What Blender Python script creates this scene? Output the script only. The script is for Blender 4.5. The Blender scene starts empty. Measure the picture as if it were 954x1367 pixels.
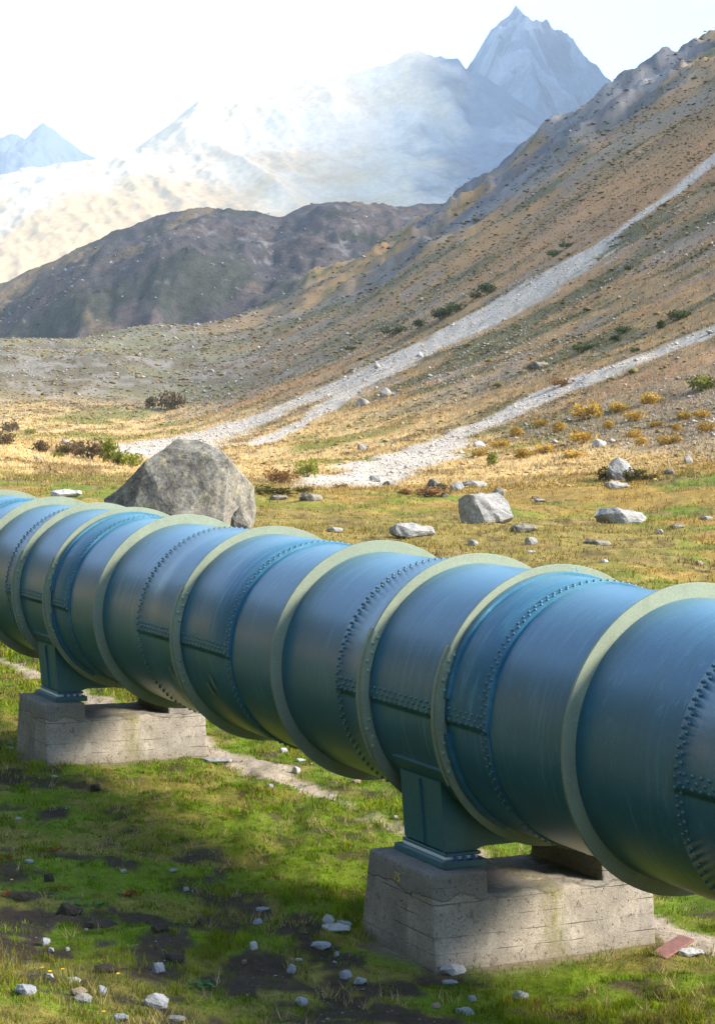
import bpy, bmesh, math, random
import numpy as np
from mathutils import Matrix, Vector
R_ = math.radians
random.seed(7); rng = np.random.default_rng(11)
scn = bpy.context.scene
col = scn.collection

# ------------------------------------------------------------------ camera, sky, sun, exposure
F_PX, W_PX, H_PX = 2457.58, 954.0, 1367.0
CAM_M = np.array([[0.99965737, 0.0, -0.0261752], [0.00116156, 0.99901488, 0.04436134], [0.02614941, -0.04437654, 0.99867258]])
HC = 4.1046
cd = bpy.data.cameras.new('camera'); cam = bpy.data.objects.new('camera', cd); col.objects.link(cam)
cd.sensor_fit = 'VERTICAL'; cd.sensor_height = 36.0; cd.lens = 36.0 * F_PX / H_PX
cd.clip_start = 0.1; cd.clip_end = 60000
_r, _f, _u = CAM_M[:, 0], CAM_M[:, 1], CAM_M[:, 2]
cam.matrix_world = Matrix(((_r[0], _u[0], -_f[0], 0), (_r[1], _u[1], -_f[1], 0), (_r[2], _u[2], -_f[2], HC), (0, 0, 0, 1)))
scn.camera = cam
SUN_AZ, SUN_EL = R_(105), R_(33)           # azimuth clockwise from +Y (straight ahead)
wd = bpy.data.worlds.new('World'); scn.world = wd; wd.use_nodes = True
nt = wd.node_tree; bg = nt.nodes['Background']
sky = nt.nodes.new('ShaderNodeTexSky'); sky.sky_type = 'NISHITA'; sky.sun_disc = False
sky.sun_elevation = SUN_EL; sky.sun_rotation = SUN_AZ; sky.altitude = 1800; sky.air_density = 1.0; sky.dust_density = 0.9; sky.ozone_density = 1.0
nt.links.new(sky.outputs[0], bg.inputs[0]); bg.inputs[1].default_value = 0.15
sl = bpy.data.lights.new('sun', 'SUN'); sl.energy = 4.2; sl.angle = R_(15); sl.color = (1.0, 0.88, 0.70)
sun = bpy.data.objects.new('sun', sl); col.objects.link(sun)
sdir = Vector((math.sin(SUN_AZ) * math.cos(SUN_EL), math.cos(SUN_AZ) * math.cos(SUN_EL), math.sin(SUN_EL)))
sun.rotation_euler = sdir.to_track_quat('Z', 'Y').to_euler()
scn.view_settings.view_transform = 'Standard'; scn.view_settings.look = 'None'
scn.view_settings.exposure = 1.93; scn.view_settings.gamma = 1.0
scn.render.engine = 'CYCLES'
scn.cycles.use_denoising = True
scn.cycles.max_bounces = 6; scn.cycles.diffuse_bounces = 3; scn.cycles.glossy_bounces = 3; scn.cycles.volume_bounces = 1
scn.cycles.transparent_max_bounces = 8

# ------------------------------------------------------------------ helpers
def ray(px, py):
    return CAM_M @ np.array([px - W_PX / 2, F_PX, -(py - H_PX / 2)])
def at(px, py, Y):
    r = ray(px, py); t = Y / r[1]
    return Vector((r[0] * t, Y, HC + r[2] * t))
def tag(o, label=None, cat=None, group=None, kind=None):
    if label: o['label'] = label
    if cat: o['category'] = cat
    if group: o['group'] = group
    if kind: o['kind'] = kind
    return o
def empty(name, loc=(0, 0, 0), rz=0.0):
    o = bpy.data.objects.new(name, None); col.objects.link(o); o.location = loc; o.rotation_euler = (0, 0, rz); o.empty_display_size = 0.2
    return o
def link(name, me, mat=None, parent=None):
    o = bpy.data.objects.new(name, me); col.objects.link(o)
    if mat and not me.materials: me.materials.append(mat)
    if parent: o.parent = parent
    return o
def np_mesh(name, v, tris=None, quads=None, smooth=False, attrs=None):
    me = bpy.data.meshes.new(name)
    v = np.asarray(v, np.float32)
    nt_ = 0 if tris is None else len(tris); nq = 0 if quads is None else len(quads)
    idx = np.concatenate([a for a in ((None if tris is None else np.asarray(tris).ravel()), (None if quads is None else np.asarray(quads).ravel())) if a is not None]).astype(np.int32)
    starts = np.concatenate([np.arange(nt_) * 3, nt_ * 3 + np.arange(nq) * 4]).astype(np.int32)
    tot = np.concatenate([np.full(nt_, 3), np.full(nq, 4)]).astype(np.int32)
    me.vertices.add(len(v)); me.vertices.foreach_set('co', v.ravel())
    me.loops.add(len(idx)); me.loops.foreach_set('vertex_index', idx)
    me.polygons.add(nt_ + nq); me.polygons.foreach_set('loop_start', starts); me.polygons.foreach_set('loop_total', tot)
    if smooth: me.polygons.foreach_set('use_smooth', np.ones(nt_ + nq, bool))
    me.update(calc_edges=True)
    for k, a in (attrs or {}).items():
        a = np.asarray(a, np.float32)
        if a.ndim == 2:
            at_ = me.attributes.new(k, 'FLOAT_COLOR', 'POINT')
            c = np.ones((len(v), 4), np.float32); c[:, :3] = a; at_.data.foreach_set('color', c.ravel())
        else:
            at_ = me.attributes.new(k, 'FLOAT', 'POINT'); at_.data.foreach_set('value', a)
    return me
def bm_mesh(name, bm, smooth=False):
    bmesh.ops.recalc_face_normals(bm, faces=bm.faces)
    me = bpy.data.meshes.new(name); bm.to_mesh(me); bm.free()
    if smooth:
        for p in me.polygons: p.use_smooth = True
    return me
def box(bm, x0, x1, y0, y1, z0, z1):
    vs = [bm.verts.new((x, y, z)) for z in (z0, z1) for x, y in ((x0, y0), (x1, y0), (x1, y1), (x0, y1))]
    for f in ((0, 3, 2, 1), (4, 5, 6, 7), (0, 1, 5, 4), (1, 2, 6, 5), (2, 3, 7, 6), (3, 0, 4, 7)): bm.faces.new([vs[i] for i in f])
    return vs
def bevel(bm, w, seg=2):
    bmesh.ops.bevel(bm, geom=list(bm.edges), offset=w, segments=seg, profile=0.5, affect='EDGES', clamp_overlap=True)

# numpy noise
def _hash(ix, iy, seed):
    n = (ix.astype(np.int64) * 374761393 + iy.astype(np.int64) * 668265263 + seed * 974711) & 0xffffffff
    n = ((n ^ (n >> 13)) * 1274126177) & 0xffffffff
    return ((n ^ (n >> 16)) & 0xffff) / 65535.0
def vnoise(x, y, seed=0):
    x = np.asarray(x, float); y = np.asarray(y, float)
    ix, iy = np.floor(x), np.floor(y); fx, fy = x - ix, y - iy
    fx = fx * fx * fx * (fx * (fx * 6 - 15) + 10); fy = fy * fy * fy * (fy * (fy * 6 - 15) + 10)
    a, b, c, d = _hash(ix, iy, seed), _hash(ix + 1, iy, seed), _hash(ix, iy + 1, seed), _hash(ix + 1, iy + 1, seed)
    return (a * (1 - fx) + b * fx) * (1 - fy) + (c * (1 - fx) + d * fx) * fy
def fbm(x, y, sc, oc=4, seed=0, ridged=False):
    s = 0; a = 1.0; t = 0
    c, sn = 0.8, 0.6
    x = np.asarray(x, float) / sc; y = np.asarray(y, float) / sc
    for i in range(oc):
        n = vnoise(x + 17.3 * i, y - 9.1 * i, seed + i)
        if ridged: n = 1 - abs(2 * n - 1)
        s = s + a * n; t += a; a *= 0.5
        x, y = (c * x - sn * y) * 2.03, (sn * x + c * y) * 2.03
    return s / t
def sstep(a, b, x):
    t = np.clip((x - a) / (b - a), 0, 1); return t * t * (3 - 2 * t)
def mixc(a, b, t):
    return a * (1 - t[:, None]) + np.asarray(b)[None, :] * t[:, None] if np.ndim(b) == 1 else a * (1 - t[:, None]) + b * t[:, None]

# materials
def new_mat(name):
    m = bpy.data.materials.new(name); m.use_nodes = True
    return m, m.node_tree, m.node_tree.nodes['Principled BSDF']
def N(nt, typ, **kw):
    n = nt.nodes.new(typ)
    for k, v in kw.items():
        if k.startswith('i_'): n.inputs[k[2:].replace('_', ' ')].default_value = v
        else: setattr(n, k, v)
    return n
def noise(nt, vec, scale, detail=4, rough=0.55, dim='3D'):
    n = N(nt, 'ShaderNodeTexNoise'); n.inputs['Scale'].default_value = scale; n.inputs['Detail'].default_value = detail; n.inputs['Roughness'].default_value = rough
    if vec is not None: nt.links.new(vec, n.inputs['Vector'])
    return n.outputs[0]
def ramp(nt, fac, stops):
    n = N(nt, 'ShaderNodeValToRGB'); e = n.color_ramp.elements
    while len(e) < len(stops): e.new(0.5)
    for i, (p, c) in enumerate(stops):
        e[i].position = p; e[i].color = (c, c, c, 1) if not hasattr(c, '__len__') else (*c, 1)
    nt.links.new(fac, n.inputs[0]); return n.outputs[0]
def mix(nt, fac, a, b, mode='MIX'):
    n = N(nt, 'ShaderNodeMix', data_type='RGBA', blend_type=mode)
    for s, v in ((0, fac), (6, a), (7, b)):
        if hasattr(v, 'node'): nt.links.new(v, n.inputs[s])
        elif s == 0: n.inputs[0].default_value = v
        else: n.inputs[s].default_value = (*v, 1) if len(v) == 3 else v
    return n.outputs[2]
def math_(nt, op, a, b=0.5):
    n = N(nt, 'ShaderNodeMath', operation=op)
    for i, v in enumerate((a, b)):
        if hasattr(v, 'node'): nt.links.new(v, n.inputs[i])
        else: n.inputs[i].default_value = v
    return n.outputs[0]
def coords(nt, kind='Object', scale=None):
    t = N(nt, 'ShaderNodeTexCoord'); o = t.outputs[kind]
    if scale:
        m = N(nt, 'ShaderNodeMapping'); m.inputs['Scale'].default_value = scale; nt.links.new(o, m.inputs['Vector']); o = m.outputs[0]
    return o
def bump(nt, bsdf, h, strength=0.3, dist=0.02):
    b = N(nt, 'ShaderNodeBump'); b.inputs['Strength'].default_value = strength; b.inputs['Distance'].default_value = dist
    nt.links.new(h, b.inputs['Height']); nt.links.new(b.outputs[0], bsdf.inputs['Normal']); return b
def attr_col(nt, name):
    n = N(nt, 'ShaderNodeAttribute', attribute_name=name); return n.outputs['Color']

def mat_paint(name, base, dark, chalk, rough, coat, rust=0.0, chalk_highlight_amt=0.5):
    m, nt, b = new_mat(name); o = coords(nt)
    big = noise(nt, coords(nt, 'Object', (0.8, 0.35, 0.8)), 2.2, 5, 0.6)
    c = mix(nt, ramp(nt, big, [(0.35, 0), (0.7, 1)]), base, dark)
    st = noise(nt, coords(nt, 'Object', (0.9, 7.0, 0.9)), 2.6, 6, 0.65)      # brushed streaks running round the pipe
    patch = noise(nt, o, 0.9, 3, 0.5)
    cm = math_(nt, 'MULTIPLY', ramp(nt, st, [(0.5, 0), (0.72, 1)]), ramp(nt, patch, [(0.42, 0), (0.62, 1)]))
    c = mix(nt, math_(nt, 'MULTIPLY', cm, chalk_highlight_amt), c, chalk)
    sc2 = noise(nt, coords(nt, 'Object', (1.0, 2.2, 1.0)), 5.0, 6, 0.75)     # scuffs and repainted blotches
    c = mix(nt, math_(nt, 'MULTIPLY', math_(nt, 'MULTIPLY', ramp(nt, sc2, [(0.58, 0), (0.63, 1)]), ramp(nt, noise(nt, o, 1.3, 2), [(0.5, 0), (0.6, 1)])), chalk_highlight_amt * 0.45), c, chalk)
    gr = noise(nt, coords(nt, 'Object', (1.0, 9.0, 0.5)), 3.0, 5, 0.7)       # grime runs
    c = mix(nt, math_(nt, 'MULTIPLY', ramp(nt, gr, [(0.56, 0), (0.70, 1)]), 0.35), c, tuple(v * 0.45 for v in dark))
    sepz = N(nt, 'ShaderNodeSeparateXYZ'); nt.links.new(o, sepz.inputs[0])      # sunlit highlight painted pale along the top, broken into brushy streaks
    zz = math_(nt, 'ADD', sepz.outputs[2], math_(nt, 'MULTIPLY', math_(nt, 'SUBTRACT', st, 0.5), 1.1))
    c = mix(nt, math_(nt, 'MULTIPLY', ramp(nt, math_(nt, 'MULTIPLY', zz, 0.25), [(0.66, 0), (0.76, 1)]), chalk_highlight_amt * 0.5), c, chalk)  # chalk colour stands in for the sunlit highlight here
    fine = noise(nt, o, 60, 3, 0.6)
    c = mix(nt, 0.14, c, ramp(nt, fine, [(0.3, 0.0), (0.7, 1.0)]), 'OVERLAY')
    if rust:
        rs = noise(nt, o, 9, 5, 0.7)
        c = mix(nt, math_(nt, 'MULTIPLY', ramp(nt, rs, [(0.73, 0), (0.78, 1)]), rust), c, (0.16, 0.05, 0.02))
    nt.links.new(c, b.inputs['Base Color'])
    rr = N(nt, 'ShaderNodeMapRange'); nt.links.new(st, rr.inputs[0]); rr.inputs[3].default_value = rough - 0.06; rr.inputs[4].default_value = rough + 0.14
    nt.links.new(rr.outputs[0], b.inputs['Roughness'])
    b.inputs['Coat Weight'].default_value = coat; b.inputs['Coat Roughness'].default_value = rough * 0.8
    h = math_(nt, 'ADD', math_(nt, 'MULTIPLY', noise(nt, o, 3.0, 2, 0.5), 1.0), math_(nt, 'MULTIPLY', fine, 0.06))
    bump(nt, b, h, 0.12, 0.02)
    return m
M = {}
M['shell'] = mat_paint('shell_paint', (0.018, 0.108, 0.200), (0.015, 0.098, 0.160), (0.12, 0.33, 0.42), 0.34, 0.28, rust=0.35, chalk_highlight_amt=0.55)
M['ring'] = mat_paint('ring_paint', (0.20, 0.24, 0.17), (0.15, 0.19, 0.14), (0.27, 0.31, 0.22), 0.6, 0.0, rust=0.25, chalk_highlight_amt=0.4)
M['saddle'] = mat_paint('saddle_paint', (0.025, 0.118, 0.150), (0.020, 0.095, 0.120), (0.07, 0.2, 0.2), 0.42, 0.2, rust=0.15, chalk_highlight_amt=0.3)
M['rivet'] = mat_paint('rivet_paint', (0.035, 0.12, 0.16), (0.025, 0.09, 0.12), (0.12, 0.26, 0.27), 0.4, 0.2, rust=0.35, chalk_highlight_amt=0.4)
M['ring_rivet'] = mat_paint('ring_rivet_paint', (0.19, 0.29, 0.19), (0.14, 0.22, 0.15), (0.30, 0.40, 0.27), 0.5, 0.0, rust=0.6, chalk_highlight_amt=0.4)
def flat_mat(name, c, rough=0.6, metal=0.0, nsc=20, amt=0.25):
    m, nt, b = new_mat(name); o = coords(nt)
    cc = mix(nt, amt, c, ramp(nt, noise(nt, o, nsc, 5, 0.65), [(0.3, 0.0), (0.7, 1.0)]), 'OVERLAY')
    nt.links.new(cc, b.inputs['Base Color']); b.inputs['Roughness'].default_value = rough; b.inputs['Metallic'].default_value = metal
    return m
M['steel'] = flat_mat('bare_steel', (0.75, 0.78, 0.82), 0.35, 0.3)
M['blue_bolt'] = flat_mat('blue_bolt_paint', (0.03, 0.08, 0.25), 0.4)
M['yellow_paint'] = flat_mat('yellow_paint', (0.62, 0.50, 0.03), 0.7)
M['cyan_chalk'] = flat_mat('cyan_chalk', (0.12, 0.48, 0.62), 0.8)
M['pale_grey'] = flat_mat('pale_patch_grey', (0.16, 0.22, 0.21), 0.6)

def mat_concrete():
    m, nt, b = new_mat('board_marked_concrete'); o = coords(nt)
    sep = N(nt, 'ShaderNodeSeparateXYZ'); nt.links.new(o, sep.inputs[0])
    z = sep.outputs[2]; x = sep.outputs[0]; y = sep.outputs[1]
    n1 = noise(nt, o, 2.5, 6, 0.65); n2 = noise(nt, o, 14, 6, 0.7); n3 = noise(nt, o, 70, 4, 0.7)
    c = mix(nt, ramp(nt, n1, [(0.3, 0), (0.7, 1)]), (0.33, 0.295, 0.245), (0.19, 0.17, 0.145))
    c = mix(nt, math_(nt, 'MULTIPLY', ramp(nt, n2, [(0.55, 0), (0.68, 1)]), 0.75), c, (0.13, 0.11, 0.09))
    pale = noise(nt, coords(nt, 'Object', (3, 3, 1.0)), 1.6, 4, 0.6)
    c = mix(nt, math_(nt, 'MULTIPLY', ramp(nt, pale, [(0.55, 0), (0.72, 1)]), 0.6), c, (0.43, 0.395, 0.33))
    # darker topping cast later, wavy lower edge
    wav = math_(nt, 'ADD', z, math_(nt, 'MULTIPLY', math_(nt, 'SUBTRACT', noise(nt, o, 3.5, 3, 0.5), 0.5), 0.22))
    top = ramp(nt, wav, [(0.530, 0), (0.542, 1)])
    c = mix(nt, math_(nt, 'MULTIPLY', top, 0.55), c, (0.14, 0.135, 0.13))
    edge = ramp(nt, wav, [(0.522, 0), (0.531, 1), (0.537, 1), (0.548, 0)])
    c = mix(nt, math_(nt, 'MULTIPLY', edge, 0.35), c, (0.08, 0.065, 0.05))
    # board joints
    zz = math_(nt, 'ADD', z, math_(nt, 'MULTIPLY', math_(nt, 'SUBTRACT', noise(nt, o, 1.1, 2, 0.5), 0.5), 0.03))
    fr = math_(nt, 'FRACT', math_(nt, 'MULTIPLY', zz, 8.0)); fr = math_(nt, 'ABSOLUTE', math_(nt, 'SUBTRACT', fr, 0.5))
    jw = math_(nt, 'MULTIPLY', ramp(nt, fr, [(0.455, 0), (0.49, 1)]), ramp(nt, noise(nt, coords(nt, 'Object', (1.2, 1.2, 8)), 1.5, 3), [(0.45, 0), (0.6, 1)]))
    c = mix(nt, math_(nt, 'MULTIPLY', jw, 0.75), c, (0.10, 0.075, 0.06))
    # moss and damp streak under the drip of the pipe
    sx = math_(nt, 'ABSOLUTE', math_(nt, 'SUBTRACT', math_(nt, 'ADD', x, math_(nt, 'MULTIPLY', math_(nt, 'SUBTRACT', n1, 0.5), 0.25)), 0.06))
    stk = ramp(nt, sx, [(0.03, 1), (0.17, 0)])
    c = mix(nt, math_(nt, 'MULTIPLY', stk, math_(nt, 'MULTIPLY', ramp(nt, n2, [(0.35, 0), (0.6, 1)]), 0.8)), c, (0.16, 0.15, 0.045))
    # damp foot
    ft = ramp(nt, math_(nt, 'ADD', z, math_(nt, 'MULTIPLY', n2, 0.12)), [(0.06, 1), (0.2, 0)])
    c = mix(nt, math_(nt, 'MULTIPLY', ft, 0.5), c, (0.12, 0.10, 0.07))
    c = mix(nt, 0.35, c, ramp(nt, n3, [(0.25, 0.0), (0.75, 1.0)]), 'OVERLAY')
    pits = ramp(nt, noise(nt, o, 38, 2, 0.6), [(0.30, 1), (0.36, 0)])
    c = mix(nt, math_(nt, 'MULTIPLY', pits, 0.7), c, (0.07, 0.06, 0.05))
    nt.links.new(c, b.inputs['Base Color']); b.inputs['Roughness'].default_value = 0.92; b.inputs['Specular IOR Level'].default_value = 0.2
    h = math_(nt, 'ADD', math_(nt, 'MULTIPLY', n3, 0.3), math_(nt, 'MULTIPLY', n2, 0.6))
    h = math_(nt, 'SUBTRACT', math_(nt, 'SUBTRACT', h, math_(nt, 'MULTIPLY', jw, 0.6)), math_(nt, 'MULTIPLY', pits, 0.5))
    h = math_(nt, 'ADD', h, math_(nt, 'MULTIPLY', top, 0.4))
    bump(nt, b, h, 0.7, 0.02)
    return m
M['concrete'] = mat_concrete()

def mat_attr(name, nsc, nsc2, amt, bdist, bstr, rough=0.95, trans=0.0):
    m, nt, b = new_mat(name); o = coords(nt, 'Object')
    c = attr_col(nt, 'col')
    n1 = noise(nt, o, nsc, 6, 0.7); n2 = noise(nt, o, nsc2, 5, 0.7)
    f = math_(nt, 'ADD', math_(nt, 'MULTIPLY', n1, 0.5), math_(nt, 'MULTIPLY', n2, 0.5))
    c = mix(nt, amt, c, ramp(nt, f, [(0.32, 0.0), (0.68, 1.0)]), 'OVERLAY')
    nt.links.new(c, b.inputs['Base Color']); b.inputs['Roughness'].default_value = rough; b.inputs['Specular IOR Level'].default_value = 0.1
    if bstr: bump(nt, b, f, bstr, bdist)
    return m
def mat_leaf(name, src=None, c1=None, c2=None, tr=0.35):
    m, nt, b = new_mat(name); nt.nodes.remove(b); out = nt.nodes['Material Output']
    if src: c = attr_col(nt, src)
    else:
        oi = N(nt, 'ShaderNodeObjectInfo')
        c = mix(nt, ramp(nt, noise(nt, coords(nt), 2.0, 3), [(0.35, 0), (0.65, 1)]), c1, c2)
        v = N(nt, 'ShaderNodeMapRange'); nt.links.new(oi.outputs['Random'], v.inputs[0]); v.inputs[3].default_value = 0.7; v.inputs[4].default_value = 1.25
        c = mix(nt, 1.0, c, v.outputs[0], 'MULTIPLY')
    d = N(nt, 'ShaderNodeBsdfDiffuse'); t = N(nt, 'ShaderNodeBsdfTranslucent'); x = N(nt, 'ShaderNodeMixShader'); x.inputs[0].default_value = tr
    nt.links.new(c, d.inputs[0]); nt.links.new(c, t.inputs[0]); nt.links.new(d.outputs[0], x.inputs[1]); nt.links.new(t.outputs[0], x.inputs[2]); nt.links.new(x.outputs[0], out.inputs[0])
    return m
def mat_rock(name, c1, c2, lichen, lich_amt, sc=1.0):
    m, nt, b = new_mat(name); o = coords(nt)
    n1 = noise(nt, o, 1.6 * sc, 7, 0.7); n2 = noise(nt, o, 9 * sc, 6, 0.7); n3 = noise(nt, o, 3.3 * sc, 6, 0.75)
    c = mix(nt, ramp(nt, n1, [(0.35, 0), (0.65, 1)]), c1, c2)
    c = mix(nt, math_(nt, 'MULTIPLY', ramp(nt, n3, [(0.55, 0), (0.66, 1)]), lich_amt), c, lichen)
    c = mix(nt, math_(nt, 'MULTIPLY', ramp(nt, noise(nt, o, 6 * sc, 5, 0.7), [(0.58, 0), (0.64, 1)]), 0.6), c, tuple(v * 0.3 for v in c1))
    c = mix(nt, math_(nt, 'MULTIPLY', ramp(nt, noise(nt, o, 11 * sc, 4, 0.7), [(0.63, 0), (0.68, 1)]), 0.5), c, (0.5, 0.49, 0.45))
    c = mix(nt, 0.4, c, ramp(nt, n2, [(0.3, 0.0), (0.7, 1.0)]), 'OVERLAY')
    nt.links.new(c, b.inputs['Base Color']); b.inputs['Roughness'].default_value = 0.9; b.inputs['Specular IOR Level'].default_value = 0.2
    bump(nt, b, math_(nt, 'ADD', n2, n3), 0.6, 0.06 / sc)
    return m
M['ground'] = mat_attr('turf_and_scree', 1.7, 14.0, 0.55, 0.05, 0.6)
M['heath'] = mat_attr('heath_and_rock', 0.16, 0.55, 0.8, 1.6, 1.0)
M['alp'] = mat_attr('bare_alpine_rock', 0.02, 0.09, 0.4, 8, 0.7)
M['massif'] = mat_attr('sunlit_alpine_slopes', 0.02, 0.09, 0.25, 3, 0.2)
M['boulder'] = mat_rock('lichened_boulder', (0.085, 0.08, 0.07), (0.275, 0.26, 0.225), (0.33, 0.285, 0.135), 0.75)
M['pale_rock'] = mat_rock('pale_granite', (0.22, 0.22, 0.22), (0.33, 0.325, 0.31), (0.26, 0.25, 0.16), 0.5, 2.0)
M['stone'] = mat_rock('blue_grey_stone', (0.20, 0.225, 0.26), (0.33, 0.34, 0.36), (0.4, 0.38, 0.3), 0.3, 5.0)
M['white_stone'] = mat_rock('white_quartz_stone', (0.34, 0.34, 0.345), (0.47, 0.465, 0.46), (0.5, 0.48, 0.42), 0.3, 5.0)
M['brown_stone'] = mat_rock('brown_stone', (0.20, 0.15, 0.10), (0.32, 0.25, 0.18), (0.3, 0.28, 0.2), 0.3, 5.0)
M['clod'] = mat_rock('dark_earth', (0.035, 0.026, 0.02), (0.06, 0.045, 0.032), (0.05, 0.06, 0.02), 0.4, 6.0)
M['loose'] = mat_attr('loose_stones', 0.9, 8.0, 0.4, 0.03, 0.5)
M['grass'] = mat_leaf('grass_blades', src='col', tr=0.3)
M['tuft'] = mat_leaf('heath_tufts', src='col', tr=0.15)

# ------------------------------------------------------------------ pipe frame
PIPE_O = np.array([1.3152, 14.8164]); PIPE_YAW = R_(28.2943)
DX, DY = -math.sin(PIPE_YAW), math.cos(PIPE_YAW)      # along the pipe, away from camera
EX, EY = math.cos(PIPE_YAW), math.sin(PIPE_YAW)       # across the pipe, to the far side
AXIS_Z = 2.0
def to_pipe(x, y):
    ax, ay = x - PIPE_O[0], y - PIPE_O[1]
    return ax * EX + ay * EY, ax * DX + ay * DY
def from_pipe(e, d): return PIPE_O[0] + e * EX + d * DX, PIPE_O[1] + e * EY + d * DY
L = 2.2692; GAP = 0.597; RO = 1.105

# ------------------------------------------------------------------ ground
def xf(y): return 33 - 0.215 * np.clip(y, -300, 900)
def height(x, y, fine=True):
    x = np.asarray(x, float); y = np.asarray(y, float); r = np.hypot(x, y)
    T = np.maximum(x - xf(y) + 10, 0)
    big = fbm(x, y, 60, 3, 5) - 0.5
    slope = 0.42 + 0.33 * sstep(90, 200, y)
    Tc = np.maximum(0.215 * np.maximum(y, 60) + 6 - xf(y) + 10, 0)          # shoulder where the steep flank eases off
    Te = np.where(T > Tc, Tc + (T - Tc) * 0.42, T)
    Hs = slope * (Te - 45 * (1 - np.exp(-Te / 45)))
    Hs = Hs * (1 + 0.12 * big * sstep(60, 200, r))
    fl = (34 + 14 * (fbm(x, y, 60, 3, 8) - 0.5)) * sstep(330, 640, y) * sstep(-0.8, -0.1, x / np.maximum(y, 1)) + 0.0
    z = (np.maximum(Hs, 0) ** 3 + fl ** 3) ** (1 / 3)
    # other flank of the valley, left and behind
    a = -(x + 0.30 * y) - 95
    z = z + 0.78 * np.maximum(a, 0) * sstep(0, 160, a)
    b_ = -y - 55
    z = z + 0.5 * np.maximum(b_, 0) * sstep(0, 120, b_) * sstep(60, -60, x)
    z = z + 0.75 * sstep(25, 110, y)
    # crest of the spur, dropping away behind
    yc = 620 + 60 * (fbm(x, y * 0 + 3, 70, 4, 9) - 0.5)
    z = z - 0.55 * np.maximum(y - yc, 0)
    far = sstep(70, 160, y)
    z = z + far * (2.6 * (fbm(x, y, 34, 4, 21) - 0.5))
    cr = sstep(55, 110, T) * sstep(430, 600, y)
    z = z + cr * 5.5 + cr * 15 * (fbm(x, y, 38, 5, 31, True) - 0.55) + cr * 5 * (fbm(x, y, 11, 4, 33, True) - 0.6)
    # lit mound and gully on the far left of the meadow
    z = z + 2.3 * np.exp(-(((x + 32) / 13) ** 2 + ((y - 135) / 20) ** 2))
    z = z - 1.4 * np.exp(-(((x + 32) / 16) ** 2 + ((y - 185) / 15) ** 2))
    # bank the photographer stands on
    z = z + 2.5 * np.exp(-(r / 6.5) ** 2) + 0.55 * np.exp(-(((x + 3.6) / 2.2) ** 2 + ((y - 11.0) / 2.2) ** 2))
    if fine:
        e, d = to_pipe(x, y)
        near = sstep(60, 20, y)
        z = z + near * (0.20 * (fbm(x, y, 1.3, 4, 41) - 0.5) + 0.11 * (fbm(x, y, 0.33, 3, 42) - 0.5)) + (1 - near * 0.6) * (0.5 * (fbm(x, y, 6, 4, 43) - 0.5) + 0.45 * (fbm(x, y, 1.9, 3, 44) - 0.5)) * sstep(16, 40, y)
        pier = np.minimum(np.hypot(e / 1.35, d / 0.9), np.hypot(e / 1.35, (d - 4 * L) / 0.9))
        z = np.where(np.hypot(x, y) < 60, z * sstep(0.55, 1.5, pier) + 0.0, z)
    return z
def on_ground(px, py):
    r = ray(px, py); r = r / r[1]
    ys = np.geomspace(9, 760, 2600)
    zz = height(r[0] * ys, ys); hit = np.nonzero(HC + r[2] * ys < zz)[0]
    if len(hit) == 0: y = 600.0
    else:
        i = hit[0]; y0, y1 = ys[max(i - 1, 0)], ys[i]
        for _ in range(12):
            ym = 0.5 * (y0 + y1)
            if HC + r[2] * ym < height(r[0] * ym, ym): y1 = ym
            else: y0 = ym
        y = 0.5 * (y0 + y1)
    return np.array([r[0] * y, y, float(height(r[0] * y, y))])
def poly_dist(x, y, pts, w):
    """signed closeness 1..0 to a band along a polyline whose half width is given per point"""
    best = np.full(np.shape(x), -9.0)
    for (a, wa), (b, wb) in zip(zip(pts[:-1], w[:-1]), zip(pts[1:], w[1:])):
        ab = b - a; t = np.clip(((x - a[0]) * ab[0] + (y - a[1]) * ab[1]) / (ab @ ab), 0, 1)
        dd = np.hypot(x - a[0] - t * ab[0], y - a[1] - t * ab[1]); best = np.maximum(best, 1 - dd / (wa + (wb - wa) * t))
    return best
def band(pix):
    P = [on_ground(p[0], p[1])[:2] for p in pix]; return P, [p[2] for p in pix]
SCREE = [band(p) for p in (
    [(985, 185, 4.6), (905, 250, 4.2), (830, 305, 4.4), (755, 355, 9), (690, 402, 17), (610, 445, 24), (520, 487, 25), (430, 524, 19), (330, 562, 15), (235, 590, 11), (195, 608, 7)],
    [(560, 478, 4.5), (470, 520, 4), (410, 560, 3.5), (350, 590, 2.5)],
    [(985, 425, 3.4), (900, 462, 3.4), (820, 490, 3.4), (740, 520, 3.8), (660, 560, 4.4), (590, 590, 4.0), (520, 622, 4.4), (450, 648, 3.2), (415, 652, 1.8)])]
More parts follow.
